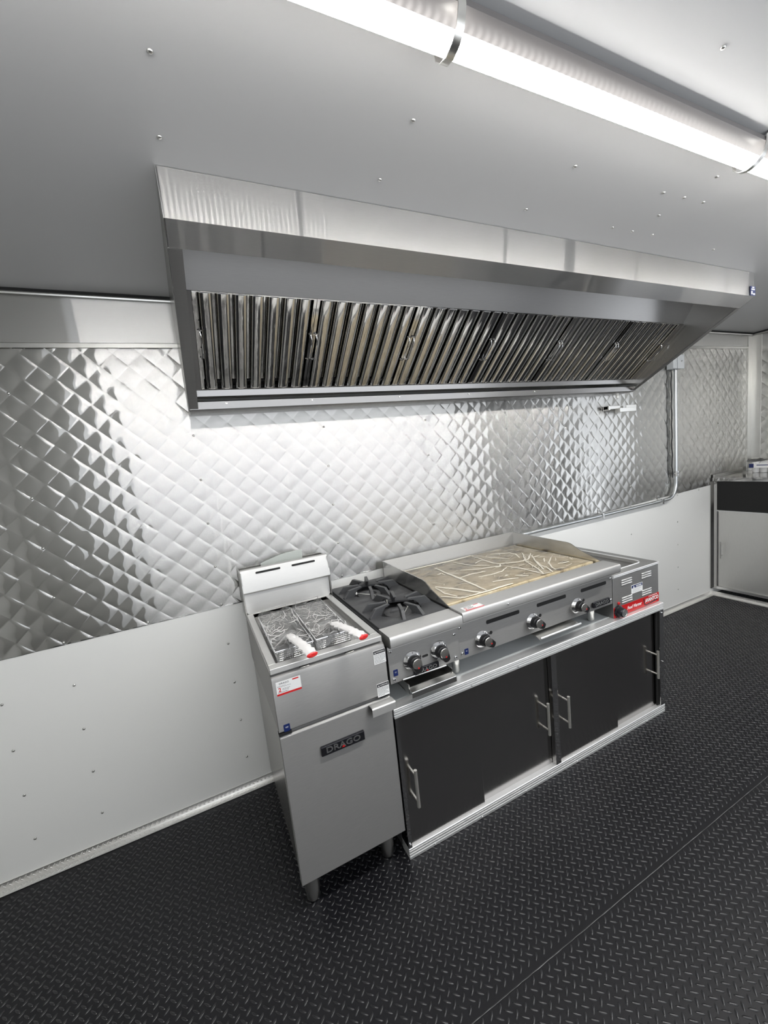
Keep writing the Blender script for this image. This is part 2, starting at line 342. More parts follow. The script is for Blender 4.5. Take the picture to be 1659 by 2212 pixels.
QD = 0.0486
def quilt(name, x0, x1, zlo, zhi, parent, k=8, amp=0.0027, plane='y', const=0.0, oz=1.886, ox=-0.573):
    """embossed steel: square pillows standing on their points, pulled as a height field"""
    h = QD / k
    i0, i1 = math.floor((x0 - ox) / h), math.ceil((x1 - ox) / h); j0, j1 = math.floor((min(zlo) - oz) / h), math.ceil((zhi[1] - oz) / h)
    I, J = np.meshgrid(np.arange(i0, i1 + 1), np.arange(j0, j1 + 1), indexing='ij')
    x = ox + I * h; z = oz + J * h
    u = (I + J) / (2.0 * k); v = (I - J) / (2.0 * k)
    fu, fv = u - np.floor(u), v - np.floor(v)
    rng = np.random.RandomState(3)
    cu = np.floor(u).astype(int); cv = np.floor(v).astype(int)
    wob = 1.0 + 0.22 * np.sin(cu * 12.9898 + cv * 78.233)
    H = amp * 16 * fu * (1 - fu) * fv * (1 - fv) * wob * 0.5 * (1 + 2.3 * (fu + fv - 1) * (fu - fv))
    H = H + 0.0007 * fu + 0.00045 * np.where((cu + cv) % 2 == 0, fv, -fv) + 0.0003 * np.sin(cu * 7.1 + cv * 3.7) * (fu - fv)
    dent = 0.0008 * np.sin(x * 5.1 + z * 2.3) * np.sin(z * 6.7 - x * 1.9)
    y = -0.0015 - H - dent
    x = np.clip(x, x0, x1)
    t = (x - x0) / (x1 - x0)
    lo = zlo[0] + (zlo[1] - zlo[0]) * t; hi = zhi[0] + (zhi[1] - zhi[0]) * t
    z = np.clip(z, lo, hi)
    if plane == 'y': V = np.stack([x, y + const, z], -1)
    else: V = np.stack([const + y, -x, z], -1)
    ni, nj = I.shape
    idx = np.arange(ni * nj).reshape(ni, nj)
    a, b, c, d = idx[:-1, :-1].ravel(), idx[1:, :-1].ravel(), idx[1:, 1:].ravel(), idx[:-1, 1:].ravel()
    Ia, Ja = I[:-1, :-1].ravel(), J[:-1, :-1].ravel()
    anti = ((Ia + Ja + 1) % (2 * k) == 0)
    T = np.where(anti[:, None], np.stack([a, b, d], 1), np.stack([a, b, c], 1)); T2_ = np.where(anti[:, None], np.stack([b, c, d], 1), np.stack([a, c, d], 1))
    T = np.concatenate([T, T2_])
    Vf = V.reshape(-1, 3)
    P = Vf[T]; area = np.linalg.norm(np.cross(P[:, 1] - P[:, 0], P[:, 2] - P[:, 0]), axis=1); T = T[area > 1e-9]
    o = np_mesh(name, Vf, np.zeros((0, 4), int), T, M['quilt'] if plane == 'y' else M['quilt_end'], parent)
    me = o.data
    ev = np.empty(len(me.edges) * 2, np.int32); me.edges.foreach_get('vertices', ev); ev = ev.reshape(-1, 2)
    If, Jf = I.ravel(), J.ravel()
    s0, s1 = (If + Jf), (If - Jf)
    if len(me.vertices) == len(If):
        on = ((s0[ev[:, 0]] % (2 * k) == 0) & (s0[ev[:, 0]] == s0[ev[:, 1]])) | ((s1[ev[:, 0]] % (2 * k) == 0) & (s1[ev[:, 0]] == s1[ev[:, 1]]))
        at = me.attributes.new('sharp_edge', 'BOOLEAN', 'EDGE'); at.data.foreach_set('value', on)
    return o
zq = lambda x: 0.914 + 0.0095 * (x + 0.7)
zb = lambda x: 2.052 + 0.0145 * (x + 0.4)
quilt('quilted_panel', X0, 1.6595, (zq(X0), zq(1.66)), (zb(X0), zb(1.66)), wall_back)
quilt('quilted_panel', 1.6605, 4.50, (zq(1.66), 1.0), (zb(1.66), zb(4.5)), wall_back, const=-0.0005)
quilt('quilted_panel', 0.02, 1.22, (1.0, 1.0), (2.08, 2.08), wall_right, plane='x', const=X1, k=6)
# flat header bands above the quilting
for a, b in ((X0, 0.90), (0.901, 2.10), (2.101, 4.453)):
    mb = MB(); mb.prism([(a, zb(a)), (b, zb(b)), (b, ZC - 0.012), (a, ZC - 0.012)], 'y', -0.004, 0.0); mb.obj('header_band', M['band'], wall_back)
    mb = MB(); mb.add([(a, -0.010, zb(a)), (b, -0.010, zb(b)), (b, -0.010, zb(b) + 0.016), (a, -0.010, zb(a) + 0.016), (a, 0, zb(a)), (b, 0, zb(b)), (b, 0, zb(b) + 0.022), (a, 0, zb(a) + 0.022)],
                      [(0, 1, 2, 3), (3, 2, 6, 7), (0, 4, 5, 1), (0, 3, 7, 4), (1, 5, 6, 2)]); mb.obj('band_lip', M['satin'], wall_back)
MB().box(X1 - 0.004, X1, -1.22, -0.02, 2.08, ZC - 0.012).obj('header_band', M['steel_side'], wall_right)
# ceiling joint trims and corner trim
t1 = MB().box(X0, X1, -0.016, 0.0, ZC - 0.014, ZC).obj('trim_1', M['dark']); struct(t1)
MB().tube([(X0, -0.014, ZC - 0.017), (X1 - 0.02, -0.014, ZC - 0.017)], 0.0065, 8).obj('bead', M['satin'], t1)
t2 = MB().box(X1 - 0.016, X1, YF, -0.01, ZC - 0.014, ZC).obj('trim_2', M['dark']); struct(t2)
MB().tube([(X1 - 0.014, YF, ZC - 0.017), (X1 - 0.014, -0.014, ZC - 0.017)], 0.0065, 8).obj('bead', M['satin'], t2)
t3 = MB().box(4.455, X1, -0.010, 0.0, 0.06, ZC - 0.025).box(X1 - 0.010, X1, -0.075, 0.0, 0.06, ZC - 0.025).obj('trim_3', M['satin']); struct(t3)

# screws
scr = MB().lathe([(0.0055, 0), (0.0055, 0.0012), (0.0035, 0.0030), (0.0, 0.0036)][::1], (0, 0, 0), 'y', 8)
def screw_at(parent, p, proto={}):
    key = parent.name
    if 'm' not in proto: 
        o = scr.obj('screw', M['satin'], parent, loc=p, smooth=60); proto['m'] = o.data
    else:
        o = bpy.data.objects.new('screw', proto['m']); COL.objects.link(o); o.parent = parent; o.location = p
    return o
for x in (-0.676, -0.088, 0.498, 1.082, 2.242, 2.812, 3.40, 3.99):
    for z in (1.11, 1.308, 1.502, 1.694, 1.889):
        if z > 1.75 and -0.1 < x < 2.7: continue
        screw_at(wall_back, (x, -0.0035, z))
for x in (-0.677, -0.383, -0.088, 0.2, 0.498, 2.812, 3.4, 3.7): screw_at(wall_back, (x, -0.003, zq(x) + 0.011))
for z in (1.028, 1.114, 1.22, 1.31, 1.414, 1.503, 1.607, 1.702): screw_at(wall_back, (1.651, -0.004, z))
for x in (-0.90, -0.674, -0.087, 2.812, 3.40):
    for z in (0.742, 0.55, 0.358, 0.165): screw_at(wall_back, (x, -0.0005, z))
for x, y in [(-0.08, -1.085), (-0.077, -0.888), (0.442, -1.097), (0.452, -0.898), (0.96, -1.099), (0.962, -1.446), (0.974, -0.902), (1.366, -1.096), (1.471, -1.1), (1.576, -1.103), (1.458, -1.199), (1.495, -1.005), (1.394, -0.902), (1.504, -0.904), (2.063, -0.898), (1.618, -0.908)]:
    o = screw_at(ceiling, (x, y, ZC)); o.rotation_euler = (math.radians(90), 0, 0)

# tread plate skirting
def tread_strip(name, along, a, b, const, flip=1):
    prof = [(0.0, 0.036), (-0.003, 0.036), (-0.004, 0.0085), (-0.030, 0.0085), (-0.034, 0.0062), (0.0, 0.0062)]
    if along == 'x': o = MB().prism([(const + u, w) for u, w in prof], 'x', a, b).obj(name, M['treadalu'])
    else:
        mb = MB(); mb.prism([(const + u, w) for u, w in prof], 'y', a, b); o = mb.obj(name, M['treadalu'])
    V, Q, T = lugs(0, abs(b - a), -0.031, -0.008, 0.0185, 0.006, -0.0145, 0.016, 0.0052, 0.0012, 0.0, 3)
    V2_, Q2_, T2__ = lugs(0, abs(b - a), 0.010, 0.034, 0.0185, 0.006, 0.0175, 0.016, 0.0052, 0.0012, 0.0, 3)
    A = V.copy(); B = V2_.copy()
    if along == 'x':
        A2 = np.stack([a + A[:, 0], const + A[:, 1], 0.0085 + A[:, 2]], 1); B2 = np.stack([a + B[:, 0], const - 0.0035 - B[:, 2], B[:, 1]], 1)
    else:
        A2 = np.stack([const + A[:, 1], b - A[:, 0], 0.0085 + A[:, 2]], 1); B2 = np.stack([const - 0.0035 - B[:, 2], b - B[:, 0], B[:, 1]], 1)
    stuff(np_mesh('tread_lug', A2, Q, T, M['treadalu'], o)); stuff(np_mesh('tread_lug', B2, Q2_, T2__, M['treadalu'], o))
    return struct(o)
tread_strip('baseboard_back', 'x', X0, 3.868, 0.0)
tread_strip('baseboard_right', 'y', -1.16, 0.0, 3.898)

# ------------------------------------------------------------------ range hood
HX0, HX1 = -0.092, 2.649
hood = thing('range_hood', 'long brushed steel extractor hood with baffle filters hanging over the cooking line', 'hood', (HX0, -0.4, 1.775))
MB().sheet([(-0.797, ZC - 0.001), (-0.800, 2.137), (-0.738, 2.100), (-0.737, 2.104)], 'x', HX0, HX1, 0.003).obj('front_panel', M['hood'], hood, bevel=0.0012)
endpoly = [(-0.004, ZC - 0.001), (-0.797, ZC - 0.001), (-0.800, 2.137), (-0.738, 2.100), (-0.145, 1.777), (-0.004, 1.777)]
for xa, xb, fa, fb in ((HX0 - 0.001, HX0 + 0.003, HX0, HX0 + 0.034), (HX1 - 0.003, HX1 + 0.001, HX1 - 0.034, HX1)):
    e = MB().prism(endpoly, 'x', xa, xb)
    e.obj('end_panel', M['steel_side'], hood)
    MB().sheet([(-0.738, 2.0985), (-0.145, 1.7755)], 'x', fa, fb, 0.003).obj('end_flange', M['hood_dark'], hood)
MB().sheet([(-0.4555, 2.113), (-0.545, ZC - 0.002)], 'x', HX0 + 0.003, HX1 - 0.003, 0.003).obj('plenum_panel', M['hood_dark'], hood)
MB().sheet([(-0.005, 1.7765), (-0.148, 1.7765), (-0.1545, 1.780), (-0.156, 1.808), (-0.150, 1.811)], 'x', HX0 + 0.003, HX1 - 0.003, 0.002).obj('grease_trough', M['trough'], hood)
MB().sheet([(-0.12, 1.83), (-0.150, 1.832), (-0.153, 1.853), (-0.146, 1.857), (-0.10, 1.857)], 'x', HX0 + 0.003, HX1 - 0.003, 0.002).obj('filter_rail', M['trough'], hood)
MB().box(HX0 + 0.003, HX1 - 0.003, -0.03, -0.006, 1.78, 2.2).obj('back_plate', M['satin'], hood)
for x in (0.05, 0.41, 0.85, 1.27, 1.74):
    MB().lathe([(0.004, 0), (0.004, 0.004), (0.0, 0.005)], (x, -0.1565, 1.800), 'y', 8).obj('rivet', M['satin'], hood)
MB().tube([(2.552, -0.10, 1.776), (2.552, -0.10, 1.745)], 0.010, 10).obj('drain_nipple', M['ceramic'], hood)
th = math.radians(140)
seams = [-0.035, 0.388, 0.83, 1.283, 1.741, 2.193, 2.622]
FL = 0.397
bafm = None; handm = None
for i in range(6):
    w = seams[i + 1] - seams[i] - 0.002
    fr = MB().box(0, w, 0, 0.003, -0.030, 0.0).box(0, w, FL - 0.004, FL, -0.030, 0.0).box(0, 0.011, 0.003, FL - 0.004, -0.030, 0.002).box(w - 0.011, w, 0.003, FL - 0.004, -0.030, 0.002)
    f = fr.obj('grease_filter', M['mirror'], hood, loc=(seams[i] + 0.001, -0.150, 1.857), smooth=0)
    f.rotation_euler = (th, 0, 0)
    n = 7; pit = (w - 0.022) / n
    # closed back layer between the proud channels
    for k in range(n + 0):
        cx = 0.011 + pit * (k + 0.5)
        if bafm is None:
            g = 0.056
            mb = MB().sheet([(-0.0215, -0.022), (-0.0205, -0.008), (-0.0185, -0.002), (-0.015, 0.0012), (-0.006, 0.0022), (0.006, 0.0022), (0.015, 0.0012), (0.0185, -0.002), (0.0205, -0.008), (0.0215, -0.022)], 'y', 0.004, FL - 0.004, 0.0012)
            o = mb.obj('front_baffle', M['mirror'], f, loc=(0, 0, 0), smooth=50); bafm = o.data
            mb2 = MB().sheet([(-0.009, -0.024), (-0.008, -0.029), (0.008, -0.029), (0.009, -0.024)], 'y', 0.030, FL - 0.012, 0.0012)
            o2 = mb2.obj('rear_baffle', M['mirror'], f, loc=(0, 0, 0), smooth=50); bafr = o2.data
        else:
            o = bpy.data.objects.new('front_baffle', bafm); COL.objects.link(o); o.parent = f
            o2 = bpy.data.objects.new('rear_baffle', bafr); COL.objects.link(o2); o2.parent = f
        o.location = (cx - pit * 0.0, 0, 0); o2.location = (cx + pit * 0.5 if k < n - 1 else 0.012, 0, 0)
        o.scale = (pit / 0.056, 1, 1)
    MB().box(0.016, w - 0.016, 0.012, FL - 0.014, -0.034, -0.032).obj('backing', M['dark'], f, loc=(0, 0, 0), smooth=0).location = (0, 0, 0)
    for hx in ((0.010, w - 0.010) if i else (w - 0.010, 0.012)):
        if handm is None:
            mb = MB().tube([(0, 0.145, 0.0), (0, 0.150, 0.010), (0.004, 0.165, 0.020), (0.004, 0.245, 0.020), (0, 0.260, 0.010), (0, 0.265, 0.0)], 0.0020, 6).tube([(-0.007, 0.15, 0.001), (0.007, 0.15, 0.001)], 0.0028, 6).tube([(-0.007, 0.26, 0.001), (0.007, 0.26, 0.001)], 0.0028, 6)
            o = mb.obj('wire_handle', M['chrome'], f, loc=(0, 0, 0)); handm = o.data
        else: o = bpy.data.objects.new('wire_handle', handm); COL.objects.link(o); o.parent = f
        o.location = (hx, 0, 0.003)
mb = MB().box(2.6225, 2.644, 0, 0.001, 0, 0.001)
mbf = MB().sheet([(-0.150, 1.857), (-0.4545, 2.112)], 'x', 2.6225, HX1 - 0.003, 0.002).obj('filler_strip', M['hood_dark'], hood)
MB().sheet([(-0.150, 1.857), (-0.4545, 2.112)], 'x', HX0 + 0.003, -0.0355, 0.002).obj('filler_strip', M['hood_dark'], hood)
stk = MB().box(2.600, 2.648, -0.8035, -0.8012, 2.139, 2.184).obj('sticker', M['blue'], hood)
MB().box(2.606, 2.618, -0.8040, -0.8034, 2.145, 2.160).box(2.624, 2.642, -0.8040, -0.8034, 2.143, 2.150).box(2.608, 2.640, -0.8040, -0.8034, 2.166, 2.172).box(2.615, 2.635, -0.8040, -0.8034, 2.176, 2.181).obj('print', M['paper'], stk)

# ------------------------------------------------------------------ LED tubes
def led_tube(xa, xb, label, straps):
    t = thing('tube_light', label, 'light', ((xa + xb) / 2, -1.31, ZC), 'tube lights in a row along the ceiling')
    MB().prism([(-1.350, 2.236), (-1.345, 2.233), (-1.328, 2.230), (-1.294, 2.230), (-1.282, 2.233), (-1.278, 2.236), (-1.278, 2.246), (-1.350, 2.246)], 'x', xa, xb).obj('housing', M['housing'], t)
    pts = [(-1.311 - 0.0195 * math.cos(math.radians(a)), 2.2095 - 0.0165 * math.sin(math.radians(a))) for a in range(-60, 241, 15)]
    MB().prism(pts, 'x', xa + 0.012, xb - 0.012).obj('diffuser', M['led'], t)
    for ea, eb in ((xa - 0.008, xa + 0.012), (xb - 0.012, xb + 0.008)): MB().box(ea, eb, -1.345, -1.280, 2.190, 2.244).obj('end_cap', M['housing'], t, bevel=0.003)
    for x in straps:
        line = [(-1.392, 2.2525), (-1.362, 2.2525), (-1.354, 2.247), (-1.354, 2.230), (-1.346, 2.205), (-1.330, 2.192), (-1.311, 2.1865), (-1.292, 2.191), (-1.280, 2.203), (-1.276, 2.226)]
        s = MB().sheet(line, 'x', x - 0.007, x + 0.009, 0.0018).obj('mounting_clip', M['satin'], t, smooth=50)
        MB().lathe([(0.006, 0), (0.005, 0.003), (0.0, 0.004)], (x, -1.378, 2.2485), 'z', 8).obj('clip_screw', M['satin'], s)
led_tube(-0.63, 1.80, 'glowing white tube light clipped to the ceiling, crossing the top of the photo', (0.385, 1.375))
led_tube(1.83, 3.60, 'glowing white tube light farther right along the ceiling, over the end cabinet side', (2.35, 3.3))
led_obj = None

# ------------------------------------------------------------------ deep fryer
FW = 0.392; FY = -0.7124
fry = thing('deep_fryer', 'tall stainless steel floor fryer on tube legs at the left end of the line', 'fryer', (0.196, -0.42, 0))
MB().box(0.004, FW - 0.004, -0.690, -0.10, 0.130, 0.680).obj('body', M['steel_side'], fry, bevel=0.002)
# upper body with folded front ledge
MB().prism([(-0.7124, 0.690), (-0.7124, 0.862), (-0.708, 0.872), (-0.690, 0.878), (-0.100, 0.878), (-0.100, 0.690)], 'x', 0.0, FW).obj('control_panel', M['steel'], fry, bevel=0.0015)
# rim frame, four welded edges
rim = MB()
rim.box(0.0, FW - 0.004, -0.7065, -0.672, 0.882, 0.901).box(0.0, 0.028, -0.672, -0.150, 0.882, 0.901).box(FW - 0.034, FW - 0.004, -0.672, -0.150, 0.882, 0.901).box(0.0, FW - 0.004, -0.150, -0.110, 0.882, 0.901)
rim.obj('tank_rim', M['steel_fine'], fry, bevel=0.0025)
tank = MB()
x0, x1, y0, y1, zt, zb_ = 0.028, FW - 0.034, -0.672, -0.150, 0.900, 0.800
tank.add([(x0, y0, zt), (x1, y0, zt), (x1, y1, zt), (x0, y1, zt), (x0 + 0.004, y0 + 0.06, 0.865), (x1 - 0.004, y0 + 0.06, 0.865), (x1 - 0.004, y1, zb_), (x0 + 0.004, y1, zb_), (x0 + 0.004, y0 + 0.10, zb_), (x1 - 0.004, y0 + 0.10, zb_)],
         [(0, 1, 5, 4), (4, 5, 9, 8), (8, 9, 6, 7), (2, 3, 7, 6), (0, 4, 8, 7, 3), (1, 2, 6, 9, 5)])
tank.obj('tank', M['steel_side'], fry, smooth=0)
# splash back with clipped corners, and flue
sp = MB().prism([(0.03, 0.885), (FW - 0.034, 0.885), (FW - 0.006, 0.908), (FW - 0.004, 0.996), (0.002, 0.996), (0.004, 0.908)], 'y', -0.141, -0.135)
sp.obj('splash_back', M['steel_fine'], fry, bevel=0.001)
fl = MB().prism([(-0.150, 0.992), (-0.160, 1.000), (-0.150, 1.066), (-0.138, 1.095), (-0.130, 1.099), (-0.126, 1.097), (-0.146, 1.060), (-0.150, 1.003), (-0.138, 0.992)], 'x', 0.0, FW)
fl.obj('flue_front', M['steel_fine'], fry, bevel=0.001)
fs = MB().box(-0.002, 0.003, -0.155, -0.035, 0.885, 1.088).box(FW - 0.004, FW, -0.155, -0.035, 0.885, 1.088).box(0, FW, -0.037, -0.034, 0.885, 1.088)
fs.obj('flue_box', M['steel_side'], fry, bevel=0.001)
MB().box(0.003, FW - 0.004, -0.128, -0.037, 1.01, 1.02).obj('flue_floor', M['satin'], fry)
for a, b in ((0.063, 0.171), (0.222, 0.330)):
    s = MB().prism(rrect((a + b) / 2, 0, b - a, 0.0085, 0.0042), 'y', -0.001, 0.001)
    o = s.obj('vent_slot', M['dark'], fry, loc=((0), -0.1480, 1.0785)); o.rotation_euler = (math.radians(-22), 0, 0)
dp = MB()
n = 12
vs = []
for i in range(n + 1):
    t = i / n; x = 0.098 + 0.193 * t; zz = 1.100 + 0.028 * math.sin(math.pi * min(1, t * 1.15) * 0.55) ; vs.append((x, zz))
dp.prism([(0.098, 1.03)] + vs + [(0.291, 1.03)], 'y', -0.078, -0.074).prism([(0.12, 1.05), (0.12, 1.085), (0.20, 1.098), (0.285, 1.085), (0.285, 1.05)], 'y', -0.094, -0.088)
dp.obj('flue_deflector', M['greytray'], fry, bevel=0.001)
for x in (0.112, 0.268):
    MB().prism(rrect(x, -0.6965, 0.036, 0.014, 0.0068, 6), 'z', 0.8738, 0.8768).obj('dimple', M['steel_side'], fry, bevel=0.001)
# lower door
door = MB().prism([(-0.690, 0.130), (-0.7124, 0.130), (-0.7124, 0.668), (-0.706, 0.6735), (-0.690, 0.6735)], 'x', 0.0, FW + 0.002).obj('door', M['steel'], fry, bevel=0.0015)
MB().sheet([(-0.7125, 0.671), (-0.742, 0.672), (-0.746, 0.668), (-0.744, 0.640)], 'x', 0.307, FW + 0.005, 0.002).obj('handle', M['steel_fine'], door, bevel=0.0008)
bd = MB().prism([(0.122, 0.560), (0.277, 0.560), (0.277, 0.592), (0.122, 0.592)], 'y', -0.7235, -0.7126).obj('badge', M['badge'], door, bevel=0.0015)
text_front(MB(), 'DRAGO', 0.1995, -0.7240, 0.5765, 0.028, width=0.122, bold=0.0004).obj('badge_lettering', M['alu'], fry)
MB().prism([(0.1925, 0.567), (0.2045, 0.567), (0.1985, 0.5745)], 'y', -0.7252, -0.7244).obj('badge_triangle', M['red'], fry)
MB().box(0.0, 0.04, -0.712, -0.690, 0.676, 0.686).obj('hinge', M['dark'], fry)
MB().box(0.36, FW, -0.705, -0.690, 0.674, 0.689).obj('hinge', M['dark'], fry)
legmb = lambda x, y, ztop, zbot, r: MB().lathe([(r, ztop - zbot), (r, 0.040), (r * 0.92, 0.038), (r * 0.92, 0.010), (r * 0.72, 0.0)], (x, y, zbot), 'z', 20)
for x, y in ((0.040, -0.655), (FW - 0.055, -0.650), (0.040, -0.15), (FW - 0.055, -0.15)):
    MB().lathe([(0.026, 0.131), (0.026, 0.045), (0.0235, 0.043), (0.0235, 0.014), (0.018, 0.0062)], (x, y, 0), 'z', 20).obj('leg', M['satin'], fry)
# stickers on the fryer
def sticker(parent, xa, xb, za, zb2, y, base, extra, name='sticker'):
    s = MB().box(xa, xb, y - 0.0012, y, za, zb2).obj(name, base, parent, smooth=0)
    for nm, mat, mbx in extra: mbx.obj(nm, mat, s, smooth=0)
    return s
def lines(xa, xb, z_top, z_bot, n, y, h=0.0012):
    mb = MB()
    for i in range(n):
        z = z_top - (z_top - z_bot) * i / max(1, n - 1); xe = xb - (xb - xa) * random.choice((0, 0, 0.1, 0.25, 0.4)); x = xa
        while x < xe:
            w = random.uniform(0.002, 0.006); mb.box(x, min(xe, x + w), y - 0.0003, y, z, z + h); x += w + 0.0014
    return mb
ys = FY - 0.0012
for za, zb2, r in ((0.807, 0.857, 0), (0.685, 0.734, 0)):
    sticker(fry, 0.346, 0.392, za, zb2, FY, M['paper'], [
        ('header', M['ink'], MB().box(0.347, 0.391, ys - 0.0003, ys, zb2 - 0.013, zb2 - 0.001)),
        ('lettering', M['paper'], text_front(MB(), 'WARNING', 0.3725, ys - 0.0006, zb2 - 0.007, 0.0075, width=0.030, depth=0.0002)),
        ('warning_triangle', M['paper'], MB().prism([(0.350, zb2 - 0.010), (0.356, zb2 - 0.010), (0.353, zb2 - 0.004)], 'y', ys - 0.0008, ys - 0.0003)),
        ('small_print', M['ink'], lines(0.349, 0.390, zb2 - 0.018, za + 0.004, 7, ys))])
def warranty(parent, xa, za, y, w=0.078, h=0.046):
    yy = y - 0.0012; sx = w / 0.078
    return sticker(parent, xa, xa + w, za, za + h, y, M['paper'], [
        ('red_stripe', M['red'], MB().box(xa, xa + w, yy - 0.0003, yy, za + 0.0005, za + 0.007).box(xa + 0.052 * sx, xa + 0.072 * sx, yy - 0.0003, yy, za + h - 0.006, za + h - 0.002)),
        ('lettering', M['ink'], text_front(MB(), 'DRAGO', xa + 0.025 * sx, yy - 0.0002, za + h - 0.007, 0.008, width=0.030 * sx, depth=0.0002)),
        ('numeral', M['red'], text_front(MB(), '2', xa + 0.010 * sx, yy - 0.0002, za + 0.019, 0.018, depth=0.0002, bold=0.0004)),
        ('small_print', M['ink'], lines(xa + 0.004, xa + 0.046 * sx, za + h - 0.015, za + h - 0.018, 2, yy, 0.0008).add(*[(m_.v, m_.f) for m_ in [lines(xa + 0.018 * sx, xa + 0.042 * sx, za + 0.020, za + 0.016, 2, yy, 0.001)]][0]).add(*[(m_.v, m_.f) for m_ in [lines(xa + 0.004, xa + 0.046 * sx, za + 0.010, za + 0.010, 1, yy, 0.0016)]][0]))])
warranty(fry, 0.012, 0.811, FY)
def blue_tag(parent, xa, za, y, w=0.020, h=0.024):
    s = MB().prism(rrect(xa + w / 2, za + h / 2, w, h, 0.002, 2), 'y', y - 0.0012, y).obj('blue_tag', M['blue'], parent, smooth=0)
    MB().box(xa + 0.005, xa + w - 0.005, y - 0.0014, y - 0.0012, za + h - 0.009, za + h - 0.008).box(xa + 0.006, xa + w - 0.006, y - 0.0014, y - 0.0012, za + h - 0.012, za + h - 0.011).obj('print', M['pvc'], s, smooth=0)
blue_tag(fry, 0.0165, 0.688, FY)

# fryer baskets
def basket(xc, yb_, yf, hx, label):
    """wire basket wrapped in clear film; xc centre, yb_ back edge, yf front edge"""
    t = thing('fryer_basket', label, 'basket', (xc, (yb_ + yf) / 2, 0.81), 'plastic wrapped wire baskets in the fryer tank')
    w = 0.128; xa, xb = xc - w / 2, xc + w / 2; zb2, zt2 = 0.842, 0.922
    wr = 0.0007
    mesh_ = MB()
    def bar(p, q):
        p = Vector(p); q = Vector(q); d = (q - p).normalized(); u = Vector((0, 0, 1)) if abs(d.z) < 0.9 else Vector((1, 0, 0))
        a = d.cross(u).normalized() * wr; b = a.cross(d).normalized() * wr
        mesh_.add([p + a, p + b, p - a, p - b, q + a, q + b, q - a, q - b], [(0, 1, 5, 4), (1, 2, 6, 5), (2, 3, 7, 6), (3, 0, 4, 7)])
    s = 0.0075; tp = 0.008
    y = yf
    while y <= yb_ + 1e-6:
        bar((xa + tp, y, zb2), (xb - tp, y, zb2)); bar((xa + tp, y, zb2), (xa, y, zt2)); bar((xb - tp, y, zb2), (xb, y, zt2)); y += s
    x = xa + tp
    while x <= xb - tp:
        bar((x, yf + tp, zb2), (x, yb_ - tp, zb2)); bar((x, yf + tp, zb2), (x, yf, zt2)); bar((x, yb_ - tp, zb2), (x, yb_, zt2 + 0.012)); x += s
    z = zb2
    while z <= zt2:
        k = (z - zb2) / (zt2 - zb2) * tp - tp
        for p, q in (((xa - k, yf - k), (xb + k, yf - k)), ((xa - k, yb_ + k), (xb + k, yb_ + k)), ((xa - k, yf - k), (xa - k, yb_ + k)), ((xb + k, yf - k), (xb + k, yb_ + k))): bar((*p, z), (*q, z))
        z += s
    stuff(mesh_.obj('wire_mesh', M['chrome'], t, fix=False, smooth=0))
    MB().tube([(xa, yf, zt2), (xb, yf, zt2), (xb, yb_, zt2 + 0.006), (xa, yb_, zt2 + 0.006), (xa, yf, zt2)], 0.0025, 6).tube([(xc - 0.02, yf, zt2), (hx[0][0] - 0.008, hx[0][1], hx[0][2]), (hx[0][0] + 0.008, hx[0][1], hx[0][2]), (xc + 0.02, yf, zt2)], 0.0028, 6).obj('rim_wire', M['chrome'], t)
    # back hook strip
    MB().tube([(xa + 0.015, yb_ + 0.002, zt2), (xa + 0.015, yb_ + 0.002, zt2 + 0.030), (xb - 0.015, yb_ + 0.002, zt2 + 0.034), (xb - 0.015, yb_ + 0.002, zt2)], 0.0022, 6).obj('hanging_hook', M['chrome'], t)
    a, b = Vector(hx[0]), Vector(hx[1]); L = []; Rr = []
    for i in range(15):
        q = i / 14; p = a.lerp(b, q); p.z += 0.006 * math.sin(q * math.pi); L.append(p); Rr.append((0.0125 + 0.0022 * math.sin(i * 2.7) + 0.0035 * q) * (1 if i else 0.8))
    d = (b - a).normalized()
    def flat(mb):
        for i_, v_ in enumerate(mb.v):
            q_ = max(0, (Vector(v_) - a).dot(d)) / (b - a).length; ax_ = a + (b - a) * q_; mb.v[i_] = (ax_.x + (v_[0] - ax_.x) * 1.12, v_[1], ax_.z + (v_[2] - ax_.z) * 0.58)
        return mb
    rnd = random.Random(int(xc * 777)); hm = MB().tube(L, Rr, 14); hm.v = [tuple(c_ + rnd.uniform(-0.0014, 0.0014) for c_ in v_) for v_ in hm.v]
    flat(hm).obj('handle', M['whitewrap'], t, smooth=25)
    flat(MB().tube([b - d * 0.008, b + d * 0.001, b + d * 0.005], [0.0150, 0.0155, 0.009], 14)).obj('handle_tip', M['red'], t)
    cz = MB()
    for _ in range(75):
        p_ = Vector((rnd.uniform(xa, xb), rnd.uniform(yf, yb_), zt2 + 0.008)); an = rnd.uniform(0, 6.28); q_ = [p_]
        for _k in range(rnd.randint(3, 6)):
            an += rnd.uniform(-0.7, 0.7); p_ = p_ + Vector((math.cos(an) * 0.012, math.sin(an) * 0.012, rnd.uniform(-0.006, 0.006))); q_.append(Vector((min(xb, max(xa, p_.x)), min(yb_, max(yf, p_.y)), p_.z)))
        cz.tube(q_, [0.0003] + [rnd.uniform(0.0006, 0.0014)] * (len(q_) - 2) + [0.0003], 4)
    for _ in range(26):
        y_ = rnd.uniform(yf + 0.02, yf + 0.12); cz.tube([Vector((rnd.uniform(xa, xb), y_, zt2 + 0.004)), (Vector((xc, yf + 0.05, zt2 + 0.02)) + a) / 2 + Vector((rnd.uniform(-.01, .01), 0, rnd.uniform(-.01, .01))), a + d * 0.01 + Vector((rnd.uniform(-.01, .01), 0, rnd.uniform(-.006, .006)))], [0.0004, 0.0012, 0.0008], 4)
    stuff(cz.obj('film_creases', M['whitewrap'], t, smooth=60, fix=False))
    # crumpled film over the basket, gathered round the handle
    nx, ny = 14, 26; vs = []; fs = []
    rnd = random.Random(int(xc * 1000))
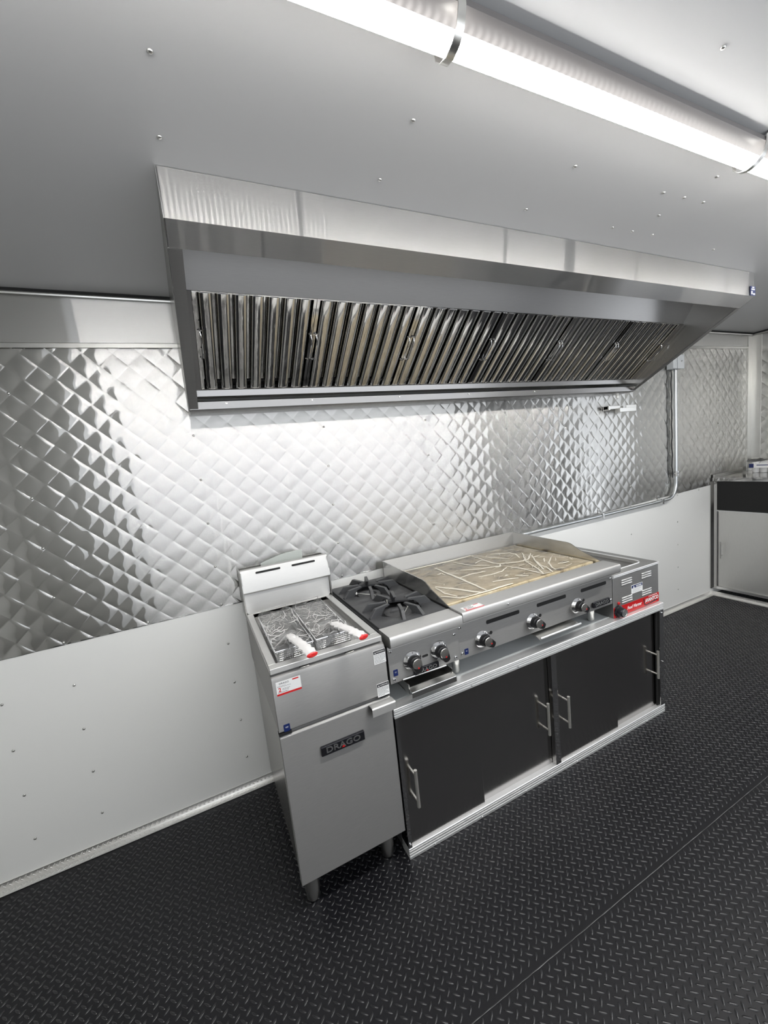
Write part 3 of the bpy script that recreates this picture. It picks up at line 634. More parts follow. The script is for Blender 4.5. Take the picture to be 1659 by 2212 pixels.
    for j in range(ny + 1):
        for i in range(nx + 1):
            u, v = i / nx, j / ny
            x = xa - 0.002 + (w + 0.004) * u; y = yf - 0.012 + (yb_ - yf + 0.02) * v
            edge = min(u, 1 - u) * 2
            zz = zt2 + 0.002 + 0.012 * math.sin(v * 9 + u * 3) * edge + rnd.uniform(-0.005, 0.006) + (0.022 * max(0, v - 0.75) * 4 if True else 0)
            if i in (0, nx): zz -= 0.018
            if j == 0: zz -= 0.03
            vs.append((x + rnd.uniform(-0.003, 0.003), y + rnd.uniform(-0.004, 0.004), zz))
    for j in range(ny):
        for i in range(nx): a_ = j * (nx + 1) + i; fs.append((a_, a_ + 1, a_ + nx + 2, a_ + nx + 1))
    # gathered part
    o = len(vs); n = 10
    for k, (q, r) in enumerate(((0.0, 0.050), (0.25, 0.034), (0.5, 0.022), (0.8, 0.0165))):
        c = Vector((xc, yf + 0.07, zt2 + 0.006)).lerp(Vector(hx[0]) + d * 0.03, q)
        for i in range(n):
            an = 2 * math.pi * i / n; rr = r * (1 + 0.25 * rnd.uniform(-1, 1)); vs.append((c.x + rr * math.cos(an), c.y + rr * 0.5 * math.sin(an) * (1 - q), c.z + rr * math.sin(an) * (0.25 + 0.75 * q)))
    for k in range(3):
        for i in range(n): fs.append((o + k * n + i, o + k * n + (i + 1) % n, o + (k + 1) * n + (i + 1) % n, o + (k + 1) * n + i))
    MB().add(vs, fs).obj('plastic_wrap', M['film'], t, smooth=20, fix=False)
    return t
basket(0.098, -0.292, -0.640, ((0.085, -0.648, 0.968), (0.112, -0.832, 0.970)), 'plastic wrapped wire fryer basket in the left half of the fryer tank')
basket(0.238, -0.285, -0.636, ((0.238, -0.640, 0.966), (0.282, -0.815, 0.968)), 'plastic wrapped wire fryer basket in the right half of the tank, nearer the burners')

# ------------------------------------------------------------------ knobs
def knob(parent, x, z, y, face=-90, tilt=0, label=None):
    k = MB().lathe([(0.036, 0.0), (0.037, 0.003), (0.0345, 0.006), (0.0265, 0.013), (0.0245, 0.013)], (x, y, z), 'y', 28).obj('knob', M['chrome'], parent)
    g = MB(); g.lathe([(0.024, 0.008), (0.0235, 0.024), (0.021, 0.030), (0.0, 0.032)], (x, y, z), 'y', 24)
    a = math.radians(face); d = (math.cos(a), math.sin(a)); p = (-d[1], d[0])
    poly = [(x + d[0] * u + p[0] * v, z + d[1] * u + p[1] * v) for u, v in ((-0.010, 0.0195), (-0.017, 0.010), (-0.019, 0.0), (-0.017, -0.010), (-0.010, -0.0195), (0.010, -0.0175), (0.032, -0.013), (0.036, -0.007), (0.037, 0.0), (0.036, 0.007), (0.032, 0.013), (0.010, 0.0175))]
    g.prism(poly, 'y', y - 0.042, y - 0.010); g.obj('grip', M['black'], k, bevel=0.002)
    tp = MB().lathe([(0.0190, 0.0418), (0.0180, 0.0432), (0.0, 0.0436)], (x - d[0] * 0.002, y, z - d[1] * 0.002), 'y', 20); tp.obj('cap', M['satin'], k)
    c = (x + d[0] * 0.013, z + d[1] * 0.013)
    tri = [(c[0] - d[0] * 0.005, c[1] - d[1] * 0.005), (c[0] + d[0] * 0.003 + p[0] * 0.0032, c[1] + d[1] * 0.003 + p[1] * 0.0032), (c[0] + d[0] * 0.003 - p[0] * 0.0032, c[1] + d[1] * 0.003 - p[1] * 0.0032)]
    MB().prism(tri, 'y', y - 0.0446, y - 0.0436).obj('pointer_mark', M['red'], k, smooth=0)
    mk = MB()
    for an in (90, 40, 0, 140, 180):
        b_ = math.radians(an); mk.lathe([(0.0022, 0.0), (0.0, 0.0008)], (x + 0.031 * math.cos(b_), y - 0.0098, z + 0.031 * math.sin(b_)), 'y', 6)
    mk.obj('dial_marks', M['ink'], k)
    return k
def face_bolt(parent, x, z, y, r=0.006):
    MB().lathe([(r, 0), (r, 0.003), (r * 0.6, 0.005), (0, 0.005)], (x, y, z), 'y', 8).obj('bolt', M['chrome'], parent)

# ------------------------------------------------------------------ two burner hot plate
RX0, RX1, RY = 0.405, 0.712, -0.700
rg = thing('hot_plate', 'two burner gas hot plate with black cast iron grates, between fryer and griddle', 'stove', ((RX0 + RX1) / 2, -0.38, 0.6205))
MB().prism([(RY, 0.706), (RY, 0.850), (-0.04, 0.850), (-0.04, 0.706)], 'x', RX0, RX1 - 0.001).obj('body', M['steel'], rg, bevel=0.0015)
MB().box(RX0 + 0.001, RX1 - 0.002, -0.645, -0.045, 0.8505, 0.858).box(RX0 + 0.001, RX0 + 0.009, -0.645, -0.045, 0.858, 0.884).box(RX1 - 0.010, RX1 - 0.002, -0.645, -0.045, 0.858, 0.884).box(RX0 + 0.009, RX1 - 0.010, -0.645, -0.640, 0.858, 0.884).box(RX0 + 0.009, RX1 - 0.010, -0.052, -0.045, 0.858, 0.884).obj('burner_tray', M['cast'], rg)
nose = lambda zt, yf_=-0.7365: [(-0.645, zt), (yf_ + 0.008, zt), (yf_ + 0.002, zt - 0.003), (yf_, zt - 0.010), (yf_, zt - 0.034), (yf_ + 0.004, zt - 0.041), (yf_ + 0.012, zt - 0.044), (-0.702, zt - 0.047), (-0.702, zt - 0.06), (-0.645, zt - 0.06)]
MB().prism(nose(0.897), 'x', RX0, RX1 - 0.001).obj('bullnose', M['steel_fine'], rg, smooth=50)
for x, z in ((0.415, 0.829), (0.690, 0.815), (0.421, 0.722), (0.690, 0.722)): face_bolt(rg, x, z, RY)
knob(rg, 0.500, 0.771, RY, -80); knob(rg, 0.617, 0.775, RY, -70)
MB().prism(rrect(0.556, 0.770, 0.026, 0.009, 0.0045), 'y', RY - 0.0008, RY).obj('pilot_slot', M['dark'], rg)
MB().box(0.502, 0.607, RY - 0.010, RY - 0.0005, 0.712, 0.7345).obj('badge', M['badge'], rg, bevel=0.0015)
text_front(MB(), 'DRAGO', 0.5545, RY - 0.0104, 0.7235, 0.019, width=0.084, bold=0.0003).obj('badge_lettering', M['alu'], rg)
MB().prism([(0.550, 0.717), (0.559, 0.717), (0.5545, 0.7225)], 'y', RY - 0.0118, RY - 0.011).obj('badge_triangle', M['red'], rg)
blue_tag(rg, 0.420, 0.7325, RY, 0.018)
MB().tube([(0.452, RY - 0.004, 0.712), (0.640, RY - 0.004, 0.706)], 0.0042, 8).obj('drawer_lip', M['satin'], rg)
tr = MB().box(0.463, 0.655, -0.69, -0.30, 0.660, 0.664).box(0.463, 0.466, -0.725, -0.30, 0.660, 0.697).box(0.652, 0.655, -0.725, -0.30, 0.660, 0.697)
tray = tr.obj('drip_tray', M['satin'], rg)
MB().sheet([(-0.722, 0.684), (-0.7465, 0.678), (-0.748, 0.676), (-0.747, 0.656)], 'x', 0.463, 0.655, 0.002).obj('tray_pull', M['satin'], tray, bevel=0.0006)
for x, y in ((0.440, -0.56), (0.688, -0.50), (0.440, -0.12), (0.680, -0.12)): legmb(x, y, 0.706, 0.6205, 0.016).obj('leg', M['satin'], rg)
for gi, (cx, cy) in enumerate(((0.5585, -0.205), (0.5585, -0.498))):
    hs = 0.1475; ring = []
    g = MB(); nseg = 48; r1 = 0.098
    vs = []
    def sq(a):
        c, s = math.cos(a), math.sin(a); k = hs / max(abs(c), abs(s)); return c * k, s * k
    for i in range(nseg):
        a = 2 * math.pi * (i + 0.5) / nseg * 1.0; a = 2 * math.pi * i / nseg
        ox_, oy_ = sq(a)
        for (rx, ry, z) in ((ox_, oy_, 0.885), (ox_, oy_, 0.896), (ox_ * 0.92, oy_ * 0.92, 0.901), (r1 * 1.10 * math.cos(a), r1 * 1.10 * math.sin(a), 0.9005), (r1 * math.cos(a), r1 * math.sin(a), 0.893), (r1 * math.cos(a), r1 * math.sin(a), 0.885)):
            vs.append((cx + rx, cy + ry, z))
    fs = []
    for i in range(nseg):
        j = (i + 1) % nseg
        for k in range(6): fs.append((i * 6 + k, j * 6 + k, j * 6 + (k + 1) % 6, i * 6 + (k + 1) % 6))
    gp = MB().add(vs, fs).obj('grate', M['cast'], rg, smooth=40)
    for k in range(8):
        a = math.radians(22.5 + 45 * k + (6 if k % 2 else -6)); d = Vector((math.cos(a), math.sin(a), 0)); p = Vector((-d.y, d.x, 0))
        rout = 0.150 if k % 2 == 0 else 0.146
        prof = [(0.044, 0.926), (0.050, 0.931), (0.120, 0.931), (rout, 0.9015), (rout, 0.894), (0.096, 0.888), (0.088, 0.905), (0.074, 0.919), (0.050, 0.923)]
        c0 = Vector((cx, cy, 0)); f = MB(); n = len(prof)
        th_ = 0.0070
        vs = [tuple(c0 + d * r + p * s * th_ + Vector((0, 0, z))) for s in (-1, 1) for r, z in prof]
        f.add(vs, [tuple(range(n)), tuple(range(2 * n - 1, n - 1, -1))] + [(i + n, (i + 1) % n + n, (i + 1) % n, i) for i in range(n)])
        f.obj('grate_finger', M['cast'], gp, bevel=0.0015, smooth=30)
    b = MB().lathe([(0.060, 0.0), (0.062, 0.012), (0.056, 0.020), (0.034, 0.022), (0.030, 0.014), (0.0, 0.014)], (cx, cy, 0.859), 'z', 32).obj('burner', M['cast'], rg)
    ports = MB()
    for i in range(36):
        a = 2 * math.pi * i / 36; c = Vector((cx + 0.0585 * math.cos(a), cy + 0.0585 * math.sin(a), 0.8765)); ports.lathe([(0.0016, 0), (0.0, 0.0006)], c, 'z', 6)
    ports.obj('gas_ports', M['dark'], b)
def pilot(path, tip):
    t = MB().tube(path, 0.0028, 6).obj('pilot_tube', M['satin'], rg)
    MB().lathe([(0.0045, 0), (0.0055, 0.004), (0.0035, 0.010), (0.0, 0.013)], tip, 'z', 8).obj('pilot_tip', M['ceramic'], t)
pilot([(0.485, -0.235, 0.905), (0.510, -0.262, 0.903), (0.545, -0.285, 0.898), (0.560, -0.305, 0.893)], (0.482, -0.232, 0.901))
pilot([(0.545, -0.330, 0.893), (0.567, -0.318, 0.897), (0.588, -0.312, 0.900)], (0.590, -0.311, 0.898))
pilot([(0.556, -0.374, 0.898), (0.560, -0.395, 0.903), (0.548, -0.425, 0.897), (0.538, -0.44, 0.888)], (0.600, -0.515, 0.898))
pilot([(0.598, -0.520, 0.898), (0.560, -0.560, 0.894), (0.528, -0.600, 0.889)], (0.598, -0.518, 0.896))

# ------------------------------------------------------------------ griddle
GX0, GX1, GY = 0.713, 1.620, -0.692
gr = thing('griddle', 'wide three knob steel griddle with raised splash guards on the cabinet top', 'griddle', ((GX0 + GX1) / 2, -0.38, 0.6205))
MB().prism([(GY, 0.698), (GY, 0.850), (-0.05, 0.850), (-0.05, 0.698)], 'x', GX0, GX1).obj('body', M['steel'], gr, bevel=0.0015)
MB().prism(nose(0.9045), 'x', GX0, GX1 + 0.003).obj('bullnose', M['steel_fine'], gr, smooth=50)
MB().box(GX0 + 0.003, GX1 - 0.003, -0.645, -0.608, 0.851, 0.884).obj('grease_gutter', M['satin'], gr)
MB().box(GX0 + 0.014, GX1 - 0.02, -0.610, -0.064, 0.851, 0.898).obj('plate', M['plate'], gr, bevel=0.003)
side = [(-0.045, 0.976), (-0.450, 0.970), (-0.475, 0.965), (-0.520, 0.942), (-0.652, 0.900), (-0.652, 0.851), (-0.045, 0.851)]
MB().prism(side, 'x', GX0, GX0 + 0.004).obj('side_splash', M['steel_side'], gr)
MB().prism(side, 'x', GX1 - 0.012, GX1 - 0.008).obj('side_splash', M['steel_side'], gr)
MB().box(GX0, GX1 - 0.008, -0.049, -0.045, 0.851, 0.977).obj('back_splash', M['steel_fine'], gr)
for a, b in ((0.854, 1.030), (1.130, 1.306), (1.403, 1.576)):
    MB().prism(rrect((a + b) / 2, 0.8145, b - a, 0.0165, 0.006), 'y', GY - 0.0008, GY).obj('vent_slot', M['dark'], gr)
for x in (0.829, 1.101, 1.373): 
    knob(gr, x, 0.753, GY, -35)
    MB().lathe([(0.0075, 0), (0.0075, 0.0008), (0, 0.0008)], (x + 0.045, GY, 0.766), 'y', 10).obj('pilot_hole', M['dark'], gr)
MB().box(1.474, 1.588, GY - 0.010, GY - 0.0005, 0.714, 0.7395).obj('badge', M['badge'], gr, bevel=0.0015)
text_front(MB(), 'DRAGO', 1.531, GY - 0.0104, 0.7265, 0.021, width=0.090, bold=0.0003).obj('badge_lettering', M['alu'], gr)
for x, z in ((0.724, 0.829), (0.728, 0.722), (1.606, 0.829), (1.604, 0.722)): face_bolt(gr, x, z, GY)
face_bolt(gr, 0.935, 0.8860, -0.7368, 0.005)
blue_tag(gr, 0.7385, 0.7115, GY, 0.018)
MB().sheet([(-0.60, 0.686), (-0.705, 0.685), (-0.724, 0.676), (-0.730, 0.684), (-0.727, 0.688)], 'x', 1.105, 1.352, 0.002).obj('grease_drawer', M['satin'], gr, bevel=0.0006)
for x, y in ((0.726, -0.640), (1.528, -0.640), (0.745, -0.12), (1.59, -0.12)): legmb(x, y, 0.699, 0.6205, 0.0175).obj('leg', M['satin'], gr)
# sticker on the sloping nose
st = warranty(gr, 0.735, 0.0, 0.0, w=0.088, h=0.040)
for o in [st] + list(st.children):
    pass
M_ = Matrix.Translation(Vector((0, -0.728, 0.9048))) @ Matrix.Rotation(math.radians(-90), 4, 'X')
for o in [st] + list(st.children):
    off = gr.location
    for v in o.data.vertices:
        p = Vector((v.co.x, v.co.y, v.co.z)) + off
        q = Vector((p.x, -0.732 + p.z, 0.9046 - p.y)); v.co = q - off
# protective film with taped seams and wrinkles
fm = MB(); nx, ny = 60, 36; vs = []; rnd = random.Random(5)
for j in range(ny + 1):
    for i in range(nx + 1):
        x = GX0 + 0.020 + (GX1 - GX0 - 0.05) * i / nx; y = -0.606 + 0.545 * j / ny
        vs.append((x, y, 0.9000 + 0.0014 * math.sin(x * 31 + 3 * math.sin(y * 17)) * math.sin(y * 43 + x * 9) + rnd.uniform(0, 0.0011) + 0.001))
fs = [(j * (nx + 1) + i, j * (nx + 1) + i + 1, (j + 1) * (nx + 1) + i + 1, (j + 1) * (nx + 1) + i) for j in range(ny) for i in range(nx)]
flm = thing('plastic_film', 'clear wrinkled protective plastic film lying on the griddle plate', 'film', (1.16, -0.33, 0.8985))
fm.add(vs, fs).obj('sheet', M['film'], flm, fix=False, smooth=60)
WR = [[(0.972, -0.144), (0.966, -0.265), (0.963, -0.377), (0.952, -0.51), (0.944, -0.604)], [(0.80, -0.066), (1.001, -0.075), (1.113, -0.085), (1.256, -0.077)], [(1.256, -0.077), (1.253, -0.171), (1.24, -0.278), (1.259, -0.326), (1.283, -0.338)], [(0.807, -0.401), (0.858, -0.486), (0.898, -0.577), (0.919, -0.600)], [(0.799, -0.412), (0.792, -0.505), (0.809, -0.57)], [(0.758, -0.524), (0.807, -0.593), (0.845, -0.602)], [(1.107, -0.118), (1.123, -0.207), (1.154, -0.269), (1.203, -0.307)], [(1.043, -0.27), (1.114, -0.319), (1.186, -0.342), (1.238, -0.358)], [(0.969, -0.372), (1.037, -0.362), (1.12, -0.375)], [(1.04, -0.421), (1.108, -0.434), (1.174, -0.43), (1.237, -0.396)], [(0.85, -0.600), (0.944, -0.603), (1.028, -0.600), (1.087, -0.600)], [(1.296, -0.188), (1.332, -0.244), (1.357, -0.288)], [(1.353, -0.137), (1.397, -0.171), (1.44, -0.197)], [(1.44, -0.197), (1.443, -0.242), (1.405, -0.312)], [(1.283, -0.338), (1.33, -0.361), (1.377, -0.37), (1.419, -0.342)], [(1.483, -0.254), (1.428, -0.322), (1.384, -0.377), (1.383, -0.42)], [(1.51, -0.287), (1.422, -0.361), (1.367, -0.373)], [(1.377, -0.384), (1.332, -0.497), (1.285, -0.591), (1.321, -0.600)], [(1.252, -0.387), (1.271, -0.458), (1.278, -0.549), (1.279, -0.596)], [(1.483, -0.321), (1.41, -0.421), (1.351, -0.517), (1.332, -0.547)], [(1.413, -0.424), (1.383, -0.474), (1.363, -0.53)], [(1.516, -0.422), (1.438, -0.48), (1.382, -0.55), (1.369, -0.585)], [(1.376, -0.518), (1.342, -0.58), (1.333, -0.600)], [(1.176, -0.524), (1.192, -0.552), (1.217, -0.565)], [(1.037, -0.524), (1.103, -0.537), (1.159, -0.561)], [(1.13, -0.5), (1.15, -0.498), (1.149, -0.486)], [(1.453, -0.523), (1.479, -0.537), (1.515, -0.537)], [(1.48, -0.411), (1.432, -0.459)], [(0.916, -0.25), (0.945, -0.243), (0.945, -0.279)], [(1.177, -0.223), (1.226, -0.204), (1.244, -0.208)], [(1.259, -0.326), (1.225, -0.358), (1.199, -0.357)], [(1.51, -0.352), (1.471, -0.355), (1.453, -0.351)]]
wmb = MB()
for wi, L in enumerate(WR):
    P = [Vector((a, max(-0.604, b), 0.9022)) for a, b in L]
    Q = []
    for i in range(len(P) - 1):
        for k in range(4): Q.append(P[i].lerp(P[i + 1], k / 4) + Vector((rnd.uniform(-0.002, 0.002), rnd.uniform(-0.002, 0.002), 0)))
    Q.append(P[-1]); n = len(Q)
    w0 = 0.0062 if wi in (0, 1, 3, 10) else 0.0040
    rs = [max(0.0006, w0 * (0.55 + 0.45 * math.sin(math.pi * (i + 0.7) / (n + 0.4)))) for i in range(n)]
    wmb.tube(Q, rs, 6)
for _ in range(150):
    rr_ = random.Random(_ * 7 + 1); x = rr_.choice((rr_.uniform(0.76, 1.58), rr_.uniform(1.25, 1.58))); y = rr_.uniform(-0.59, -0.09); an = rr_.choice((0.2, 0.5, -0.6, 2.6)) + rr_.uniform(-0.5, 0.5); L = []
    for k in range(rr_.randint(3, 7)):
        L.append(Vector((min(1.585, max(0.74, x)), min(-0.075, max(-0.604, y)), 0.9022))); x += 0.013 * math.cos(an); y += 0.013 * math.sin(an); an += rr_.uniform(-0.4, 0.4)
    wmb.tube(L, [0.0004] + [rr_.uniform(0.0008, 0.0018)] * (len(L) - 2) + [0.0004], 4)
for v in range(len(wmb.v)):
    a, b, c = wmb.v[v]; wmb.v[v] = (a, b, 0.9022 + (c - 0.9022) * 0.45)
wmb.obj('wrinkles', M['wrinkle'], flm, smooth=60)['kind'] = 'stuff'

# ------------------------------------------------------------------ food warmer
WX0, WX1, WY = 1.6235, 1.945, -0.712
wx_face = 1.590; SHIFT[:] = [0.0315, 0.018, 0.0]     # measured with its face a little too near the camera
fwm = thing('food_warmer', 'countertop steel food warmer with red front strip at the right end of the cabinet', 'food warmer', (1.78, -0.44, 0.6205))
bw = MB(); bw.box(wx_face, WX1, WY, -0.190, 0.622, 0.820)
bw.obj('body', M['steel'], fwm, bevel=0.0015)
rm = MB()
ix0, ix1, iy0, iy1 = WX0 + 0.03, WX1 - 0.058, -0.668, -0.21
n = 6
inner = rrect((ix0 + ix1) / 2, (iy0 + iy1) / 2, ix1 - ix0, iy1 - iy0, 0.04, n)
outer = []
for qx, qy in ((1, 1), (-1, 1), (-1, -1), (1, -1)):
    for i in range(n + 1): outer.append(((WX1 if qx > 0 else wx_face), (-0.170 if qy > 0 else WY - 0.002)))
N = len(inner)
for lst, z in ((outer, 0.822), (outer, 0.836), (inner, 0.838), (inner, 0.832), ([(a + (0.01 if a < 1.75 else -0.01), b + (0.01 if b < -0.4 else -0.01)) for a, b in inner], 0.70)):
    rm.v += [(a, b, z) for a, b in lst]
for k in range(4):
    for i in range(N): rm.f.append((k * N + i, k * N + (i + 1) % N, (k + 1) * N + (i + 1) % N, (k + 1) * N + i))
rm.f.append(tuple(range(4 * N, 5 * N)))
bmo = rm.obj('well', M['steel_fine'], fwm, smooth=50)
bm = bmesh.new(); bm.from_mesh(bmo.data); bmesh.ops.remove_doubles(bm, verts=bm.verts, dist=1e-5); bm.to_mesh(bmo.data); bm.free()
MB().tube([(a, b, 0.8385) for a, b in inner + inner[:1]], 0.0032, 6, cap=False).obj('well_lip', M['channel'], fwm)
MB().tube([(wx_face + 0.002, WY - 0.002, 0.8335), (WX1 - 0.001, WY - 0.002, 0.8335)], 0.0030, 8).tube([(wx_face + 0.002, WY - 0.0015, 0.8265), (WX1 - 0.001, WY - 0.0015, 0.8265)], 0.0026, 8).obj('rolled_edge', M['channel'], fwm)
for a, b, z0_ in ((1.652, 1.730, 0.787), (1.807, 1.884, 0.787), (1.652, 1.730, 0.697), (1.807, 1.884, 0.697)):
    for k in range(3):
        z = z0_ + 0.0115 - 0.0115 * k
        MB().prism([(WY, z + 0.0035), (WY - 0.004, z + 0.001), (WY - 0.004, z - 0.002), (WY, z - 0.0035)], 'x', a, b).obj('louvre', M['alu'], fwm, bevel=0.001)
sticker(fwm, 1.726, 1.813, 0.713, 0.756, WY, M['paper'], [
    ('header', M['blue'], MB().box(1.728, 1.811, WY - 0.0015, WY - 0.0012, 0.740, 0.7545)),
    ('lettering', M['paper'], text_front(MB(), 'NOTICE', 1.782, WY - 0.0018, 0.7465, 0.011, width=0.042, depth=0.0002, bold=0.0003)),
    ('warning_triangle', M['paper'], MB().prism([(1.738, 0.742), (1.750, 0.742), (1.744, 0.7525)], 'y', WY - 0.0020, WY - 0.0015)),
    ('small_print', M['ink'], lines(1.735, 1.805, 0.734, 0.719, 4, WY - 0.0012, 0.0008))])
rs_ = MB().prism([(wx_face, 0.6225), (WX1, 0.6225), (WX1, 0.672), (wx_face + 0.095, 0.672), (wx_face + 0.0, 0.674)], 'y', WY - 0.0014, WY).obj('label_strip', M['redlabel'], fwm, smooth=0)
text_front(MB(), 'Food Warmer', 1.746, WY - 0.0016, 0.6475, 0.0235, width=0.112, depth=0.0003, shear=0.25, bold=0.0003).obj('lettering', M['paper'], rs_)
text_front(MB(), 'AVANTCO', 1.884, WY - 0.0026, 0.6500, 0.027, width=0.108, depth=0.0003, bold=0.0007).obj('lettering', M['paper'], rs_)
MB().prism([(1.822, 0.664), (1.830, 0.634), (1.842, 0.630), (1.925, 0.640), (1.930, 0.634), (1.838, 0.625), (1.825, 0.631), (1.816, 0.664)], 'y', WY - 0.0020, WY - 0.0014).obj('swoosh', M['ink'], rs_, smooth=0)
MB().box(1.86, 1.93, WY - 0.0020, WY - 0.0014, 0.6665, 0.669).obj('small_print', M['paper'], rs_, smooth=0)
MB().lathe([(0.0075, 0), (0.0075, 0.004), (0.004, 0.007), (0, 0.007)], (1.627, WY, 0.690), 'y', 12).obj('indicator_lamp', M['redlabel'], fwm)
kn = MB().lathe([(0.029, 0.0), (0.029, 0.010), (0.024, 0.012), (0.0215, 0.034), (0.019, 0.037), (0.0, 0.037)], (1.620, WY, 0.652), 'y', 24).obj('knob', M['badge'], fwm)
MB().lathe([(0.0185, 0.0365), (0.0185, 0.039), (0.0150, 0.039), (0.0150, 0.0375), (0, 0.0375)], (1.620, WY, 0.652), 'y', 20).obj('knob_ring', M['alu'], kn)

SHIFT[:] = [0.0, 0.0, 0.0]
# ------------------------------------------------------------------ base cabinet and worktop
CX0, CX1, CY = 0.400, 1.977, -0.7178
wt = MB().box(CX0, CX1, -0.672, -0.003, 0.600, 0.619).obj('worktop', M['worktop'], bevel=0.001)
tag(wt, 'grey steel worktop sheet under the hot plate and griddle', 'worktop')
cb = thing('base_cabinet', 'low dark steel cabinet with four sliding doors and ribbed aluminium edges', 'cabinet', ((CX0 + CX1) / 2, -0.36, 0))
def track(name, za, zt, top_y):
    """ribbed extrusion: a flat upper face and three proud ribs on the front"""
    y = CY; h = zt - za
    prof = [(top_y, zt), (y + 0.002, zt), (y, zt - 0.002)]
    for k in range(3):
        z1 = zt - h * (0.14 + 0.25 * k); prof += [(y, z1), (y + 0.0045, z1 - 0.0014), (y + 0.0045, z1 - h * 0.09), (y, z1 - h * 0.09 - 0.0014)]
    prof += [(y, za), (y + 0.012, za), (top_y, za)]
    return MB().prism(prof, 'x', 0.3985, CX1).obj(name, M['channel'], cb, smooth=20)
track('top_channel', 0.584, 0.620, -0.6735)
track('bottom_channel', 0.006, 0.050, -0.66)
for xa, xb, nm in ((0.3985, 0.413, 'post'), (1.169, 1.200, 'post'), (1.944, CX1, 'post')):
    p = MB().prism([(xa, CY + 0.0015), (xb, CY + 0.0015), (xb, CY + 0.020), (xb - 0.004, CY + 0.020), (xb - 0.004, CY + 0.0045), (xa + 0.006, CY + 0.0045), (xa + 0.006, -0.66), (xa, -0.66)], 'z', 0.0505, 0.5835)
    p.obj('post', M['mirror'], cb)
MB().box(CX1 - 0.003, CX1 - 0.001, -0.658, -0.01, 0.006, 0.598).obj('side_panel', M['blackpanel'], cb)
MB().box(CX0, CX0 + 0.003, -0.658, -0.01, 0.006, 0.598).obj('side_panel', M['alu'], cb)
MB().box(CX0 + 0.004, CX1 - 0.004, -0.655, -0.65, 0.052, 0.583).obj('inner_panel', M['dark'], cb)
def sdoor(xa, xb, y, hx):
    d = MB().box(xa, xb, y, y + 0.006, 0.047, 0.588).obj('sliding_door', M['door'], cb, bevel=0.0006)
    z1, z0_ = 0.377, 0.226
    h = MB().tube([(hx, y - 0.034, z0_), (hx, y - 0.034, z1)], 0.0062, 12)
    for z in (z1 - 0.022, z0_ + 0.022): h.tube([(hx, y, z), (hx, y - 0.034, z)], 0.0040, 8)
    h.obj('handle', M['handle'], d)
sdoor(0.4145, 0.766, CY + 0.010, 0.446); sdoor(0.752, 1.167, CY + 0.024, 1.126); sdoor(1.202, 1.608, CY + 0.010, 1.236); sdoor(1.595, 1.943, CY + 0.024, 1.907)
for x in (0.51, 0.74, 0.98, 1.30, 1.56, 1.82):
    for z in (0.5925, 0.0135): face_bolt(cb, x, z, CY + 0.001, 0.0032)
face_bolt(cb, 0.406, 0.068, CY + 0.001, 0.004); face_bolt(cb, 1.960, 0.30, CY + 0.001, 0.003); face_bolt(cb, 1.960, 0.57, CY + 0.001, 0.004)
MB().box(1.933, 1.943, CY + 0.012, CY + 0.02, 0.05, 0.585).obj('guide_strip', M['dark'], cb)

# ------------------------------------------------------------------ end cabinet
EX = 3.90; EY1 = -1.16
ec = thing('end_cabinet', 'tall steel cabinet along the far end wall with black strip above its door', 'cabinet', (4.2, -1.0, 0))
MB().box(EX - 0.002, EX + 0.004, -0.040, -0.002, 0.0625, 1.014).box(EX - 0.028, EX - 0.002, -0.006, -0.002, 0.0625, 1.014).obj('post', M['mirror'], ec)
MB().box(EX, EX + 0.010, EY1, -0.041, 0.768, 1.014).obj('upper_panel', M['blackpanel'], ec)
MB().box(EX - 0.008, EX + 0.004, EY1, -0.038, 0.758, 0.7665).obj('rail', M['alu'], ec)
MB().box(EX - 0.008, EX + 0.006, EY1, -0.041, 0.066, 0.088).obj('rail', M['alu'], ec)
MB().box(EX + 0.012, EX + 0.02, EY1, -0.041, 0.062, 0.757).obj('inner_panel', M['dark'], ec)
for k in range(2):
    a = -0.050 - 0.555 * k
    d = MB().box(EX + 0.001, EX + 0.006, a - 0.552, a, 0.089, 0.757).obj('sliding_door', M['enddoor'], ec, bevel=0.0006)
    h = MB().tube([(EX - 0.034, a - 0.030, 0.350), (EX - 0.034, a - 0.030, 0.497)], 0.0055, 10)
    for z in (0.375, 0.472): h.tube([(EX + 0.001, a - 0.030, z), (EX - 0.034, a - 0.030, z)], 0.0035, 8)
    h.obj('handle', M['satin'], d)
for z in (0.965, 0.42, 0.10): 
    MB().lathe([(0.005, 0), (0.005, 0.003), (0, 0.004)], (EX - 0.002, -0.022, z), 'x', 8).obj('bolt', M['chrome'], ec)
ew = thing('end_worktop', 'polished steel worktop with low back curb on the far end cabinet', 'worktop', (4.2, -1.0, 1.0145))
MB().box(EX - 0.010, X1 - 0.011, EY1, -0.011, 1.040, 1.046).box(EX - 0.010, EX - 0.006, EY1, -0.011, 1.0155, 1.040).obj('top', M['mirror'], ew, bevel=0.001)
MB().box(EX - 0.006, X1 - 0.079, -0.022, -0.012, 1.0465, 1.072).box(X1 - 0.090, X1 - 0.080, EY1, -0.024, 1.0465, 1.072).obj('curb', M['satin'], ew, bevel=0.001)
pk = thing('wrapped_package', 'clear plastic wrapped pack with blue and white label on the end worktop', 'package', (4.30, -0.3, 1.0465))
pm = MB()
for k in range(8):
    pm.lathe([(0.022, 0.0), (0.026, 0.01), (0.026, 0.085), (0.022, 0.092)], (4.30, -0.14 - k * 0.054, 1.047), 'z', 12)
pm.obj('cups', M['paper'], pk)
nx, ny = 10, 16; vs = []; fs = []; rnd = random.Random(9)
